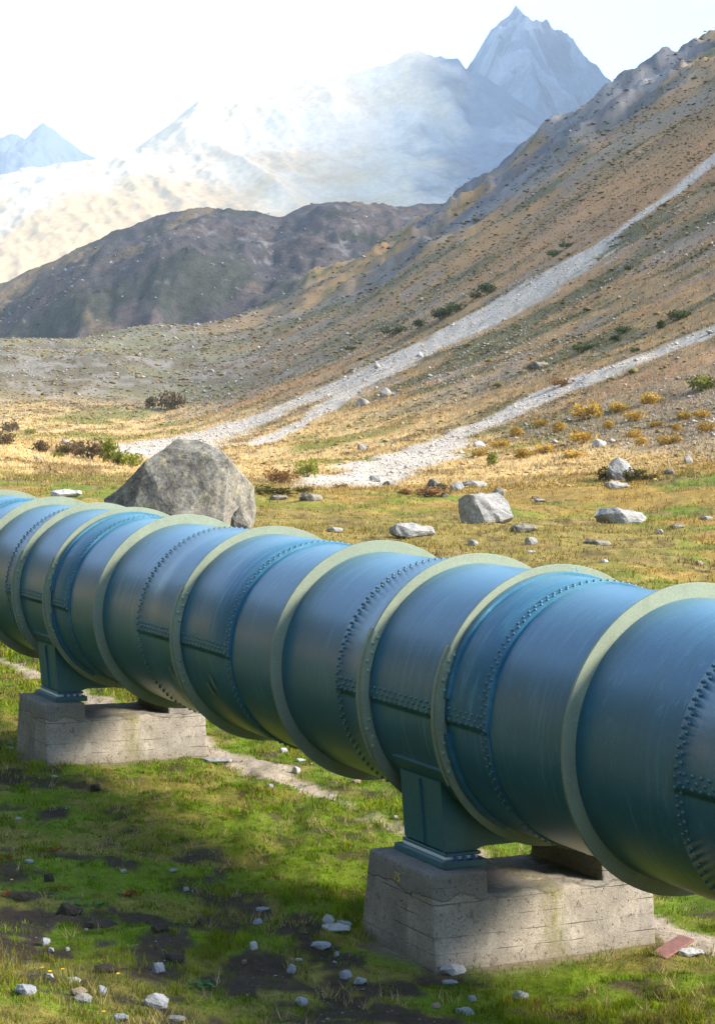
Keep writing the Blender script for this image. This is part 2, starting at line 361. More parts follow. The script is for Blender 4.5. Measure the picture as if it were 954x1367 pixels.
def ground_cols(x, y, z):
    n = len(x); e, d = to_pipe(x, y)
    T = x - xf(y)
    n1 = fbm(x, y, 1.1, 4, 61); n2 = fbm(x, y, 4.5, 4, 62); n3 = fbm(x, y, 18, 4, 63); n4 = fbm(x, y, 55, 4, 64); n0 = fbm(x, y, 0.35, 3, 65)
    # turf round the pipe
    c = np.tile(np.array([0.095, 0.135, 0.010]), (n, 1))
    c = mixc(c, (0.15, 0.13, 0.03), sstep(0.48, 0.60, n1)); c = mixc(c, (0.15, 0.10, 0.05), sstep(0.54, 0.66, n2 * 0.5 + n0 * 0.5) * 0.6); c = mixc(c, (0.05, 0.036, 0.025), sstep(0.60, 0.68, n0) * 0.8)
    mud = sstep(0.58, 0.66, n1 * 0.30 + n0 * 0.70 + 0.13 * np.exp(-(((e + 2.1) / 1.3) ** 2 + ((d - 0.7) / 1.7) ** 2)) + 0.07 * np.exp(-(((e + 3.3) / 1.0) ** 2 + ((d - 1.3) / 3.0) ** 2)) + 0.14 * np.exp(-(((e + 0.2) / 1.2) ** 2 + ((d + 1.15) / 0.35) ** 2)) + 0.07 * np.exp(-(((e + 1.9) / .5) ** 2 + ((d - 7.8) / 1.2) ** 2)))
    mud = mud * sstep(-0.5, -1.3, np.minimum(e, e))
    mud2 = sstep(0.0, 0.5, 1 - np.hypot(e / 1.5, d / 1.1) + 0.25 * (n0 - 0.5)) + sstep(0.0, 0.5, 1 - np.hypot(e / 1.4, (d - 4 * L) / 0.95) + 0.25 * (n0 - 0.5))
    c = mixc(c, (0.042, 0.031, 0.021), np.clip(mud, 0, 1))
    c = mixc(c, (0.17, 0.135, 0.095), np.clip(mud2, 0, 1))
    path = sstep(0.0, 0.45, 1 - abs(e - 1.33 - 0.5 * (n2 - 0.5)) / 0.30 + 2.2 * (n0 * 0.5 + n1 * 0.5 - 0.56))
    c = mixc(c, (0.29, 0.235, 0.175), path * sstep(-4, 0, d + 3) * sstep(0.35, 0.6, n1 + 0.25))
    # open meadow
    me = np.tile(np.array([0.25, 0.165, 0.042]), (n, 1))
    me = mixc(me, (0.12, 0.165, 0.020), sstep(0.42, 0.55, n2 * 0.55 + n3 * 0.45)); me = mixc(me, (0.225, 0.155, 0.05), 0.75 * sstep(0.50, 0.62, n3 * 0.6 + n2 * 0.4 + 0.12 * np.exp(-(((x + 4) / 7) ** 2 + ((y - 70) / 14) ** 2)))); me = mixc(me, (0.075, 0.055, 0.025), 0.8 * sstep(0.60, 0.66, n1 * 0.7 + n2 * 0.3)); me = mixc(me, (0.33, 0.23, 0.075), 0.5 * sstep(0.52, 0.62, n0 * 0.5 + n1 * 0.5))
    k = sstep(3.2, 8.0, e + 2.0 * (n2 - 0.5)); c = mixc(c, me, k)
    # slope
    sl_ = np.tile(np.array([0.37, 0.245, 0.11]), (n, 1))
    fl_ = fbm((y + 0.22 * x) / 7.0, (x - 0.22 * y) / 34.0, 1.0, 5, 70); sl_ = mixc(sl_, (0.165, 0.15, 0.07), sstep(0.47, 0.58, 0.55 * fl_ + 0.45 * fbm(x, y, 9, 5, 71))); sl_ = mixc(sl_, (0.45, 0.265, 0.115), sstep(0.52, 0.64, fbm((y + 0.22 * x) / 16.0, (x - 0.22 * y) / 60.0, 1.0, 4, 69)) * 0.8); sl_ = mixc(sl_, (0.30, 0.25, 0.19), sstep(0.57, 0.68, fbm(x, y, 14, 5, 72)) * 0.7)
    sl_ = mixc(sl_, (0.46, 0.255, 0.11), sstep(0.36, 0.55, n4) * sstep(50, 110, T) * sstep(520, 330, y))
    gold = np.tile(np.array([0.52, 0.37, 0.17]), (n, 1)); gold = mixc(gold, (0.24, 0.165, 0.07), sstep(0.55, 0.65, n2)); gold = mixc(gold, (0.22, 0.20, 0.05), sstep(0.58, 0.68, n3))
    grey = np.tile(np.array([0.12, 0.105, 0.075]), (n, 1)); grey = mixc(grey, (0.20, 0.185, 0.16), sstep(0.5, 0.62, fbm(x, y, 6, 5, 73))); grey = mixc(grey, (0.17, 0.165, 0.09), sstep(0.5, 0.6, n3) * 0.6)
    sl_ = sl_ * np.array([0.84, 0.83, 0.86])
    s = mixc(gold, sl_, sstep(8, 30, T + 22 * (n3 - 0.5)))
    s = mixc(s, grey, sstep(380, 470, y + 60 * (n3 - 0.5)) * sstep(80, 20, T))
    stony = sstep(10, 16, T) * sstep(190, 140, y + 25 * (n2 - 0.5)); s = mixc(s, (0.20, 0.165, 0.12), stony * 0.7)
    rock = sstep(55, 110, T) * sstep(470, 570, y) * sstep(0.40, 0.52, fbm(x, y, 30, 5, 75)); s = mixc(s, (0.13, 0.13, 0.14), rock); s = mixc(s, (0.25, 0.235, 0.22), rock * sstep(0.52, 0.62, fbm(x, y, 12, 4, 76)))
    me_far = sstep(96, 118, y + 10 * (n2 - 0.5) - 0.3 * np.maximum(x, 0))
    c = mixc(c, s, me_far)
    sc = np.zeros(n)
    for P, w in SCREE:
        v = poly_dist(x, y, P, w); sc = np.maximum(sc, sstep(0.0, 0.5, v + 1.5 * (0.6 * fbm(x, y, 5, 4, 77) + 0.4 * fbm((y + 0.22 * x) / 3.0, (x - 0.22 * y) / 22.0, 1.0, 3, 78) - 0.46)))
    c = mixc(c, (0.50, 0.44, 0.365), sc * sstep(100, 115, y))
    flank = np.clip(sstep(40, 150, -(x + 0.30 * y) - 60) + sstep(40, 110, -y), 0, 1)      # dark alder and heath on the other side of the valley
    c = mixc(c, (0.030, 0.036, 0.020), flank * (0.75 + 0.25 * sstep(0.4, 0.6, n4)))
    return c, sc * sstep(100, 115, y), mud, mud2, path
def build_ground():
    ang = np.concatenate([np.linspace(-math.pi, -0.30, 46)[:-1], np.linspace(-0.30, 0.30, 470), np.linspace(0.30, math.pi, 46)[1:]])
    rad = np.concatenate([[0.3, 1.5, 3, 5, 7, 8.5], np.geomspace(9.5, 40, 190)[:-1], np.geomspace(40, 1100, 430)])
    A, Rr = np.meshgrid(ang, rad); x = (np.sin(A) * Rr).ravel(); y = (np.cos(A) * Rr).ravel()
    z = height(x, y); nA, nR = len(ang), len(rad)
    c, sc, *_ = ground_cols(x, y, z)
    z = z - 0.06 * sc * 0
    i = np.arange(nR - 1)[:, None] * nA + np.arange(nA - 1)[None, :]
    q = np.stack([i, i + 1, i + nA + 1, i + nA], -1).reshape(-1, 4)[:, ::-1]
    me = np_mesh('ground', np.stack([x, y, z], 1), quads=q, smooth=True, attrs={'col': c})
    o = link('ground', me, M['ground']); tag(o, 'grassy valley floor rising into a scree streaked mountainside', kind='structure')
build_ground()

# ------------------------------------------------------------------ hills and far mountains
def skyline(pts, Y):
    """world x, z of a ridge standing at distance Y, from its direction and elevation"""
    P = [at(px, py, Y) for px, py in pts]
    return np.array([p.x for p in P]), np.array([p.z for p in P])
def ridge_mesh(name, pts, Y, depth, zfun, nx, ny, mat, colf, kind='structure', label=None, extra=None):
    X, Z = skyline(pts, Y)
    xs = np.linspace(X[0], X[-1], nx); ts = np.linspace(-0.18, 1, ny)      # t: 0 at ridge, 1 at the foot towards the viewer
    G, Tt = np.meshgrid(xs, ts); x = G.ravel(); t = Tt.ravel(); y = Y - depth * t
    zr = np.interp(x, X, Z)
    z = zfun(x, y, t, zr)
    i = np.arange(ny - 1)[:, None] * nx + np.arange(nx - 1)[None, :]
    q = np.stack([i, i + 1, i + nx + 1, i + nx], -1).reshape(-1, 4)
    dzx = np.gradient(z.reshape(ny, nx), xs, axis=1).ravel(); dzy = np.gradient(z.reshape(ny, nx), y.reshape(ny, nx)[:, 0], axis=0).ravel()
    steep = np.hypot(dzx, dzy)
    me = np_mesh(name, np.stack([x, y, z], 1), quads=q, smooth=True, attrs={'col': colf(x, y, z, t, steep)})
    o = link(name, me, mat); tag(o, label, kind=kind); return o
# dark heather hill
def z_hill(x, y, t, zr):
    tp = np.maximum(t, 0)
    z = zr - 300 * (0.35 * tp + 0.65 * tp ** 1.5) - 260 * np.maximum(-t, 0)
    k = sstep(0.0, 0.10, tp)
    z = z + k * (40 * (fbm(x, y, 170, 6, 81) - 0.5) + 20 * (fbm(x, y * 0.7, 48, 5, 83, True) - 0.5) + 5 * (fbm(x, y, 12, 3, 84, True) - 0.5)) + 7 * (fbm(x, y, 22, 4, 82, True) - 0.6) * (1 - 0.5 * k)
    return z
def c_hill(x, y, z, t, st):
    n = len(x); c = np.tile(np.array([0.044, 0.040, 0.044]), (n, 1))
    c = mixc(c, (0.034, 0.036, 0.029), sstep(0.47, 0.56, fbm(x, y, 45, 6, 85))); c = mixc(c, (0.066, 0.052, 0.050), sstep(0.52, 0.62, fbm(x, y, 34, 6, 86)))
    c = mixc(c, (0.13, 0.095, 0.055), sstep(0.62, 0.7, fbm(x, y * 0.4, 40, 6, 88)) * 0.8)
    c = mixc(c, (0.20, 0.195, 0.19), 0.45 * sstep(0.72, 0.78, fbm(x, y, 7, 3, 87) * 0.7 + fbm(x, y, 60, 3, 89) * 0.35)); c = mixc(c, (0.13, 0.13, 0.14), sstep(1.0, 1.4, st) * sstep(0.25, 0.0, t) * 0.35)
    return c
ridge_mesh('heather_hill', [(-420, 520), (-200, 470), (-60, 405), (0, 377), (60, 355), (150, 310), (215, 288), (255, 277), (330, 281), (378, 289), (412, 276), (450, 268), (520, 275), (580, 276), (625, 262), (700, 235), (860, 200), (1000, 190)],
           1350, 620, z_hill, 420, 200, M['heath'], c_hill, label='dark heather covered hill with rocky crown behind the scree slope')
hill = bpy.data.objects['heather_hill']; HV = np.empty(len(hill.data.vertices) * 3, np.float32); hill.data.vertices.foreach_get('co', HV); HV = HV.reshape(-1, 3)
def hill_stones():
    r = np.random.default_rng(161); v = HV[r.integers(0, len(HV), 26000)]; v = v + r.normal(0, 0.8, v.shape) * np.array([1, 1, 0])
    keep = r.random(len(v)) < 0.08 + 0.9 * sstep(0.5, 0.66, fbm(v[:, 0], v[:, 1], 70, 4, 162)); v = v[keep]; n = len(v); s_ = np.clip(r.lognormal(0.25, 0.5, n), 0.6, 5)
    base = np.array([[1, 0, 0], [-1, 0, 0], [0, 1, 0], [0, -1, 0], [0, 0, .7], [0, 0, -0.5]]); J = base[None] * r.uniform(.6, 1.3, (n, 6, 1)) + r.normal(0, .18, (n, 6, 3))
    V = J * s_[:, None, None] * 0.5 + v[:, None, :]; f = np.array([[0, 2, 4], [2, 1, 4], [1, 3, 4], [3, 0, 4], [2, 0, 5], [1, 2, 5], [3, 1, 5], [0, 3, 5]])
    light = (r.random(n) < 0.55)[:, None]; C = np.where(light, np.array([[0.24, 0.235, 0.23]]), np.array([[0.035, 0.036, 0.026]])) * r.uniform(.6, 1.3, n)[:, None]
    o = link('hill_rubble', np_mesh('hill_rubble', V.reshape(-1, 3), tris=(np.arange(n)[:, None, None] * 6 + f[None]).reshape(-1, 3), attrs={'col': np.repeat(C, 6, 0)}), M['heath']); tag(o, 'pale boulders and dark shrubs dotting the heather hill', kind='stuff')
hill_stones()
# sunlit massif on the left
def z_mass(x, y, t, zr):
    tp = np.maximum(t, 0)
    zs = np.polyval(np.polyfit(x[:620], zr[:620], 2), x); w = sstep(0.0, 0.30, tp)          # the flank evens out below the crest
    z = zr * (1 - w) + (zs - 20) * w - 900 * (0.42 * tp + 0.38 * tp ** 2) - 900 * np.maximum(-t, 0)
    k = sstep(0.0, 0.18, tp)
    rib = fbm((x + 0.45 * y) / 170, y / 620, 1.0, 6, 91, True) - 0.6      # ribs and gullies running down the flank
    return z + k * (48 * rib + 14 * (fbm(x, y, 120, 6, 92, True) - 0.6)) + 10 * (fbm(x, y, 46, 5, 93, True) - 0.6)
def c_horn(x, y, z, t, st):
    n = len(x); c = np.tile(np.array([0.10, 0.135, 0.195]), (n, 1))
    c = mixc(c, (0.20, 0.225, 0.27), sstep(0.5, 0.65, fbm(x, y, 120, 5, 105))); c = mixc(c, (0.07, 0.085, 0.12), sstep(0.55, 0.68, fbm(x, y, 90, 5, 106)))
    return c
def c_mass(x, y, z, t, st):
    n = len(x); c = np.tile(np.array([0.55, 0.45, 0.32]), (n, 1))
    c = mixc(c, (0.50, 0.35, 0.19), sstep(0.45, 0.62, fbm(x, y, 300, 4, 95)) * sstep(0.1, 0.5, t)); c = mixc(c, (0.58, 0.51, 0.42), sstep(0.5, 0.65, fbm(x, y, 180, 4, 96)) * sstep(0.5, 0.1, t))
    shade_mask = sstep(60, 230, x * 4300 / y + 260 * (fbm(x, y, 260, 5, 97) - 0.5) + 120 * (fbm(x, y, 60, 4, 98) - 0.5))     # blue shade painted in with the horn's darker colour towards the right
    return mixc(c, c_horn(x, y, z, t, st), shade_mask)
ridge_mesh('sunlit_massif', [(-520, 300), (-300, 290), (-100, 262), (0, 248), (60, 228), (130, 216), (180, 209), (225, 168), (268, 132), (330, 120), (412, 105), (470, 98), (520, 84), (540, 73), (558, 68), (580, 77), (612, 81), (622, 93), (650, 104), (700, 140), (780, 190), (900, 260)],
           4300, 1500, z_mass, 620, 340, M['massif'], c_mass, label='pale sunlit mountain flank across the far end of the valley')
# shaded horn
def z_horn(x, y, t, zr):
    tp = np.maximum(t, 0)
    z = zr - 1500 * (0.62 * tp + 0.2 * tp ** 2) - 1500 * np.maximum(-t, 0)
    k = sstep(0.0, 0.12, tp)
    return z + k * (200 * (fbm((x + 0.35 * y) / 300, y / 800, 1.0, 6, 101, True) - 0.6) + 90 * (fbm(x, y * 0.6, 110, 6, 102, True) - 0.6)) + 26 * (fbm(x, y, 60, 5, 103, True) - 0.6)
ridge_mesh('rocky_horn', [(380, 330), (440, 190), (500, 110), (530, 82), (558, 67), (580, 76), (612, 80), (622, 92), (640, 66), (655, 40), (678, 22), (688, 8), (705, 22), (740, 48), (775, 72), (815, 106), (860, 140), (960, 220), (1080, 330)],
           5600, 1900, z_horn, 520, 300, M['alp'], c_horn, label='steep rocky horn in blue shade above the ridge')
def c_snow(x, y, z, t, st):
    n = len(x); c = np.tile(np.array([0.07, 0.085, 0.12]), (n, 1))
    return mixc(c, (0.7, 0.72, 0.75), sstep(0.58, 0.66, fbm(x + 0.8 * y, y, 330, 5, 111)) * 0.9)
ridge_mesh('snowy_peak', [(-420, 420), (-250, 250), (-120, 190), (-40, 196), (15, 178), (36, 182), (58, 164), (78, 176), (110, 203), (135, 214), (220, 290), (330, 420)],
           8800, 2600, z_horn, 300, 200, M['alp'], c_snow, label='distant snow streaked peak beyond the sunlit massif')

# out-of-view mountain added right of the horn, shaped to shade it and the massif
def shoulder():
    xs = np.linspace(640, 4200, 190); ys = np.linspace(2300, 7400, 170); X, Y = np.meshgrid(xs, ys); x, y = X.ravel(), Y.ravel()
    hgt = np.interp(y, [2300, 2800, 3240, 4000, 4500, 5080, 6200, 7400], [-200, 850, 1360, 1740, 1980, 2130, 1900, 500]); xc = 1250 + 0.35 * (y - 4000) + 0.16 * np.maximum(y - 4400, 0)
    z = hgt - np.where(x < xc, 1.7, 0.9) * np.abs(x - xc) + 90 * (fbm(x, y, 300, 5, 115, True) - 0.75)
    nx, ny = len(xs), len(ys); i = np.arange(ny - 1)[:, None] * nx + np.arange(nx - 1)[None, :]
    q = np.stack([i, i + 1, i + nx + 1, i + nx], -1).reshape(-1, 4)
    o = link('shade_mountain', np_mesh('shade_mountain', np.stack([x, y, np.maximum(z, -600)], 1), quads=q, smooth=True, attrs={'col': c_horn(x, y, z, x, x)}), M['alp'])
    tag(o, 'unseen mountain added to shade the horn and massif', kind='structure')
shoulder()  # added unseen mountain that shades the horn and massif
# haze in the valley air
def build_haze():
    bm = bmesh.new(); box(bm, -5200, 5600, -1400, 9700, -900, 3000)
    o = link('haze', bm_mesh('haze', bm)); tag(o, 'thin blue valley haze', kind='stuff')
    m = bpy.data.materials.new('valley_haze'); m.use_nodes = True; t = m.node_tree; t.nodes.clear()
    out = t.nodes.new('ShaderNodeOutputMaterial'); v = t.nodes.new('ShaderNodeVolumePrincipled')
    v.inputs['Color'].default_value = (0.69, 0.85, 1.0, 1); v.inputs['Density'].default_value = 0.000088; v.inputs['Anisotropy'].default_value = 0.2
    t.links.new(v.outputs[0], out.inputs['Volume']); o.data.materials.append(m)
build_haze()

# ------------------------------------------------------------------ the pipeline
pipe = empty('pipeline', (PIPE_O[0], PIPE_O[1], 0), PIPE_YAW)
tag(pipe, 'huge riveted blue green steel pipeline with pale stiffening rings crossing the meadow', 'pipeline')
TH = 0.013; SEAM = R_(-4.0)
def cyl(th, r, d): return (-r * math.cos(th), d, AXIS_Z + r * math.sin(th))     # th measured from the camera side, upwards
def course_mesh(k, outer):
    ns = 192; bm = bmesh.new(); half = L / 2 + (0.055 if outer else 0.0)
    ds = [-half, -half + 0.004, -half * 0.5, 0, half * 0.5, half - 0.004, half]
    rows = []
    for j, d in enumerate(ds):
        row = []
        for i in range(ns + 1):
            t = i / ns; th = SEAM + t * 2 * math.pi
            r = (1.0 + TH + TH * (1 - t)) if outer else 1.0
            if outer and j in (0, 6): r -= 0.004
            row.append(bm.verts.new(cyl(th, r, k * L + d)))
        rows.append(row)
    for a, b in zip(rows[:-1], rows[1:]):
        for i in range(ns): bm.faces.new((a[i], a[i + 1], b[i + 1], b[i]))
    if outer:     # plate edges: both rims and the lap at the longitudinal seam
        for row in (rows[0], rows[-1]):
            ins = [bm.verts.new(cyl(SEAM + i / ns * 2 * math.pi, 0.985, v.co.y)) for i, v in enumerate(row)]
            for i in range(ns): bm.faces.new((row[i], row[i + 1], ins[i + 1], ins[i]))
        for j in range(6): bm.faces.new((rows[j][0], rows[j + 1][0], rows[j + 1][ns], rows[j][ns]))
    me = bm_mesh('shell_course', bm)
    for p in me.polygons: p.use_smooth = abs(p.normal.y) < 0.6 and p.area > 0.002
    return me
def dome(V, T, c, nrm, tan, r, h):
    """rivet head: a 7-sided dome"""
    n = Vector(nrm); t = Vector(tan); b = n.cross(t); c = Vector(c); base = len(V); S = 8
    for rr, hh in ((1.0, -0.1), (0.92, 0.45), (0.55, 0.88)):
        for i in range(S):
            a = 2 * math.pi * i / S; V.append(c + (t * math.cos(a) + b * math.sin(a)) * r * rr + n * h * hh)
    V.append(c + n * h)
    for l in range(2):
        for i in range(S):
            p, q = base + l * S + i, base + l * S + (i + 1) % S; T.append((p, q, q + S)); T.append((p, q + S, p + S))
    for i in range(S): T.append((base + 2 * S + i, base + 2 * S + (i + 1) % S, base + 3 * S))
def rivet_obj(name, V, T, mat, parent):
    me = np_mesh(name, np.array([tuple(v) for v in V]), tris=np.array(T), smooth=True)
    o = link(name, me, mat, parent); o['kind'] = 'stuff'; return o
RV, RH = 0.0138, 0.0122
def rivet_at(V, T, th, r, d, rv=RV, rh=RH):
    dth = random.gauss(0, 0.0006); dd = random.gauss(0, 0.0007)
    n = (-math.cos(th + dth), 0, math.sin(th + dth)); dome(V, T, cyl(th + dth, r, d + dd), n, (0, 1, 0), rv * random.uniform(0.94, 1.05), rh)
def in_ring(d, rings): return any(abs(d - q) < 0.045 for q in rings)
PLACES = {}
for k in range(-4, 10):
    outer = k % 2 == 0
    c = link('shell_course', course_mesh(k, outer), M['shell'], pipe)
    if k % 4 == 0: rings = [k * L + GAP, k * L - GAP]
    else: rings = [k * L]
    if outer:
        V, T = [], []
        for sgn in (-1, 1):
            for i in range(102):
                for row in (0, 1):
                    th = SEAM + 0.012 + (i + 0.5 * row) / 102 * (2 * math.pi)
                    dd = L / 2 + 0.055 - 0.028 - row * 0.046
                    t = ((th - SEAM) / (2 * math.pi)) % 1.0
                    rivet_at(V, T, th, 1.0 + TH + TH * (1 - t), k * L + sgn * dd)
        nr = 26
        for row in range(3):
            for i in range(nr + 1):
                d = k * L - L / 2 + 0.06 + (i + 0.5 * (row % 2)) * (L - 0.12) / nr
                if in_ring(d, rings) or abs(d - k * L) > L / 2 - 0.03: continue
                rivet_at(V, T, SEAM + R_(1.35) + row * R_(2.35), 1.0 + 2 * TH, d)
        rivet_obj('rivets', V, T, M['rivet'], c)
    for q in rings:
        thk = 0.026; bm = bmesh.new(); ns = 180; rr = []
        prof = [(q, 0.99), (q, RO - 0.003), (q + 0.003, RO), (q + thk - 0.003, RO), (q + thk, RO - 0.003), (q + thk, 0.99)]
        for d, r in prof: rr.append([bm.verts.new(cyl(2 * math.pi * i / ns, r, d)) for i in range(ns)])
        for a, b in zip(rr[:-1], rr[1:]):
            for i in range(ns): bm.faces.new((a[i], a[(i + 1) % ns], b[(i + 1) % ns], b[i]))
        rg = link('stiffening_ring', bm_mesh('stiffening_ring', bm), M['ring'], pipe)
        PLACES[(k, round(q - k * L, 2))] = rg
        if outer:      # riveted splice: cover plate behind and rivets through the ring
            a0, a1 = R_(-31), R_(27); bm = bmesh.new(); n = 28; rr = []
            for d, r in ((q + thk + 0.001, 1.03), (q + thk + 0.001, RO + 0.014), (q + thk + 0.024, RO + 0.014), (q + thk + 0.024, 1.03)):
                rr.append([bm.verts.new(cyl(a0 + (a1 - a0) * i / n, r, d)) for i in range(n + 1)])
            for a, b in zip(rr[:-1], rr[1:]):
                for i in range(n): bm.faces.new((a[i], a[i + 1], b[i + 1], b[i]))
            for e_ in (0, n): bm.faces.new([r_[e_] for r_ in rr])
            link('splice_plate', bm_mesh('splice_plate', bm), M['ring'], rg)
            bm = bmesh.new(); rr = []; a0b, a1b = R_(-29), R_(26)
            for d, r in ((q - 0.001, 1.03), (q - 0.012, 1.031), (q - 0.012, RO - 0.004), (q - 0.001, RO - 0.003)):
                rr.append([bm.verts.new(cyl(a0b + (a1b - a0b) * i / n, r, d)) for i in range(n + 1)])
            for a, b in zip(rr[:-1], rr[1:]):
                for i in range(n): bm.faces.new((a[i], a[i + 1], b[i + 1], b[i]))
            for e_ in (0, n): bm.faces.new([r_[e_] for r_ in rr])
            link('splice_plate', bm_mesh('splice_plate', bm), M['ring'], rg)
            V, T = [], []
            for th0 in [R_(a) for a in (-25, -21, -17, -13, 9, 13, 17, 21, 24)]:
                j = round(math.degrees(th0)) // 4 % 2
                dome(V, T, cyl(th0, 1.055 + 0.026 * j, q - 0.012), (0, -1, 0), (1, 0, 0), 0.0175, 0.014)
            rivet_obj('rivets', V, T, M['ring_rivet'], rg)
    if k % 4 == 0:     # curved doubler beside the near ring of each support
        q = k * L - GAP
        for a0, a1 in ((R_(6), R_(176)), (R_(-62), R_(-9))):
            bm = bmesh.new(); rr = []; n = 90
            for d, r in ((q - 0.002, 1.0), (q - 0.002, 1.05), (q - 0.062, 1.05), (q - 0.066, 1.046), (q - 0.066, 1.0)):
                rr.append([bm.verts.new(cyl(a0 + (a1 - a0) * i / n, r, d)) for i in range(n + 1)])
            for a, b in zip(rr[:-1], rr[1:]):
                for i in range(n): bm.faces.new((a[i], a[i + 1], b[i + 1], b[i]))
            for e_ in (0, n): bm.faces.new([r_[e_] for r_ in rr])
            link('ring_doubler', bm_mesh('ring_doubler', bm), M['shell'], PLACES[(k, round(-GAP, 2))])
# saddles
def saddle(k):
    d0 = k * L; zb = AXIS_Z - 1.165
    bm = bmesh.new(); n = 40
    # two webs with flat foot and top cut to the pipe
    for dc in (-0.30, 0.27):
        fr, bk = [], []
        a0 = R_(-36); top = [cyl(a0 - (math.pi - 2 * R_(36)) * i / n, 1.03, 0) for i in range(n + 1)]
        low = [(-0.87, AXIS_Z - 0.595), (-0.81, zb), (-0.55, zb), (-0.45, zb + 0.035), (0.45, zb + 0.035), (0.55, zb), (0.81, zb), (0.87, AXIS_Z - 0.595)]
        ring = [(x, z) for x, _, z in top][::-1]
        pts = ring + [(x, z) for x, z in low]
        # order: along top from right to left, then left side down, bottom to right, up
        for x, z in pts: fr.append(bm.verts.new((x, d0 + dc, z))); bk.append(bm.verts.new((x, d0 + dc + 0.03, z)))
        bm.faces.new(fr); bm.faces.new(bk[::-1])
        for i in range(len(fr)): bm.faces.new((fr[i], fr[(i + 1) % len(fr)], bk[(i + 1) % len(fr)], bk[i]))
    s = link('saddle', bm_mesh('saddle', bm), M['saddle'], pipe)
    for sx in (-1, 1):
        bm = bmesh.new()
        xo, xi = 0.815, 0.79
        vs = []
        for (x, z) in ((xo, zb + 0.02), (xo + 0.06, AXIS_Z - 0.60), (xi + 0.06, AXIS_Z - 0.60), (xi, zb + 0.02)):
            vs.append([bm.verts.new((sx * x, d0 + d, z)) for d in (-0.315, 0.315)])
        for a in range(4):
            b = (a + 1) % 4; bm.faces.new((vs[a][0], vs[b][0], vs[b][1], vs[a][1]))
        for e_ in (0, 1): bm.faces.new([v[e_] for v in vs])
        link('end_plate', bm_mesh('end_plate', bm), M['saddle'], s)
        bm = bmesh.new(); vs = []
        for (x, z) in ((xo + 0.0015, zb + 0.03), (xo + 0.022, zb + 0.03), (xo + 0.06 + 0.021, AXIS_Z - 0.62), (xo + 0.0605, AXIS_Z - 0.62)):
            vs.append([bm.verts.new((sx * x, d0 + d, z)) for d in (-0.012, 0.012)])
        for a in range(4):
            b = (a + 1) % 4; bm.faces.new((vs[a][0], vs[b][0], vs[b][1], vs[a][1]))
        for e_ in (0, 1): bm.faces.new([v[e_] for v in vs])
        link('rib', bm_mesh('rib', bm), M['saddle'], s)
        # shoe: foot plate, bright sliding plate, bearing plate, bolts
        def plate(name, x0, x1, hd, z0, z1, mat):
            bm = bmesh.new(); box(bm, min(sx * x0, sx * x1), max(sx * x0, sx * x1), d0 - hd, d0 + hd, z0, z1); bevel(bm, 0.003, 1)
            return link(name, bm_mesh(name, bm), mat, s)
        plate('foot_plate', 0.50, 0.825, 0.335, zb - 0.018, zb + 0.006, M['saddle'])
        plate('sliding_plate', 0.52, 0.822, 0.325, zb - 0.046, zb - 0.019, M['steel'])
        plate('bearing_plate', 0.47, 0.87, 0.385, zb - 0.103, zb - 0.047, M['saddle'])
        for dd in (-0.355, 0.355):
            for x in (0.58, 0.66, 0.74):
                bm = bmesh.new(); bmesh.ops.create_cone(bm, cap_ends=True, segments=6, radius1=0.02, radius2=0.018, depth=0.03, matrix=Matrix.Translation((sx * x, d0 + dd, zb - 0.032)))
                link('bolt', bm_mesh('bolt', bm), M['blue_bolt'], s)
        # wear pad on the pipe above the end plate
        bm = bmesh.new(); rr = []; a0, a1 = R_(-28.5), R_(-45); n2 = 10
        for d, r in ((-0.375, 1.015), (-0.375, 1.045), (0.375, 1.045), (0.375, 1.015)):
            row = []
            for i in range(n2 + 1):
                p = cyl(a0 + (a1 - a0) * i / n2, r, d0 + d); row.append(bm.verts.new((p[0] if sx < 0 else -p[0], p[1], p[2])))
            rr.append(row)
        for a, b in zip(rr[:-1], rr[1:]):
            for i in range(n2): bm.faces.new((a[i], a[i + 1], b[i + 1], b[i]))
        for e_ in (0, n2): bm.faces.new([r_[e_] for r_ in rr])
        link('wear_pad', bm_mesh('wear_pad', bm), M['saddle'], s)
for k in (0, 4, 8): saddle(k)
# thin pale grey patches laid on the shell, chalk number on the ring
def patch(th, d, dth, dd, skew):
    bm = bmesh.new(); n = 4; g = []
    for j in range(2):
        g.append([bm.verts.new(cyl(th + dth * i / n, 1.0 + 2.1 * TH, d + dd * j + skew * i / n)) for i in range(n + 1)])
    for i in range(n): bm.faces.new((g[0][i], g[0][i + 1], g[1][i + 1], g[1][i]))
    link('pale_patch', bm_mesh('pale_patch', bm), M['pale_grey'], pipe)
for th, d, a, b, s_ in ((-20, 2 * L + 0.40, -7, 0.06, -0.05), (-26, 2 * L + 0.36, -10, 0.10, -0.08), (-33, 2 * L + 0.38, -5, 0.08, -0.05), (-17, 2 * L - 0.68, -8, 0.06, -0.05), (-23, 2 * L - 0.55, -7, 0.07, -0.05)):
    patch(R_(th), d, R_(a), b, s_)
def number(txt, size, mat, parent, loc, rot, name='painted_number'):
    cu = bpy.data.curves.new(name, 'FONT'); cu.body = txt; cu.size = size; cu.align_x = 'CENTER'; cu.align_y = 'CENTER'; cu.extrude = 0.0008; cu.offset = -0.002
    tmp = bpy.data.objects.new('tmp', cu); col.objects.link(tmp); bpy.context.view_layer.update()
    me = bpy.data.meshes.new_from_object(tmp.evaluated_get(bpy.context.evaluated_depsgraph_get())); me.name = name
    bpy.data.objects.remove(tmp); bpy.data.curves.remove(cu); me.materials.clear()
    o = link(name, me, mat, parent); o.location = loc; o.rotation_euler = rot; return o
rg = PLACES[(0, round(-GAP, 2))]
p = cyl(R_(97), 1.057, -GAP - 0.002); number('75', 0.085, M['cyan_chalk'], rg, p, (R_(90), R_(-6), 0))

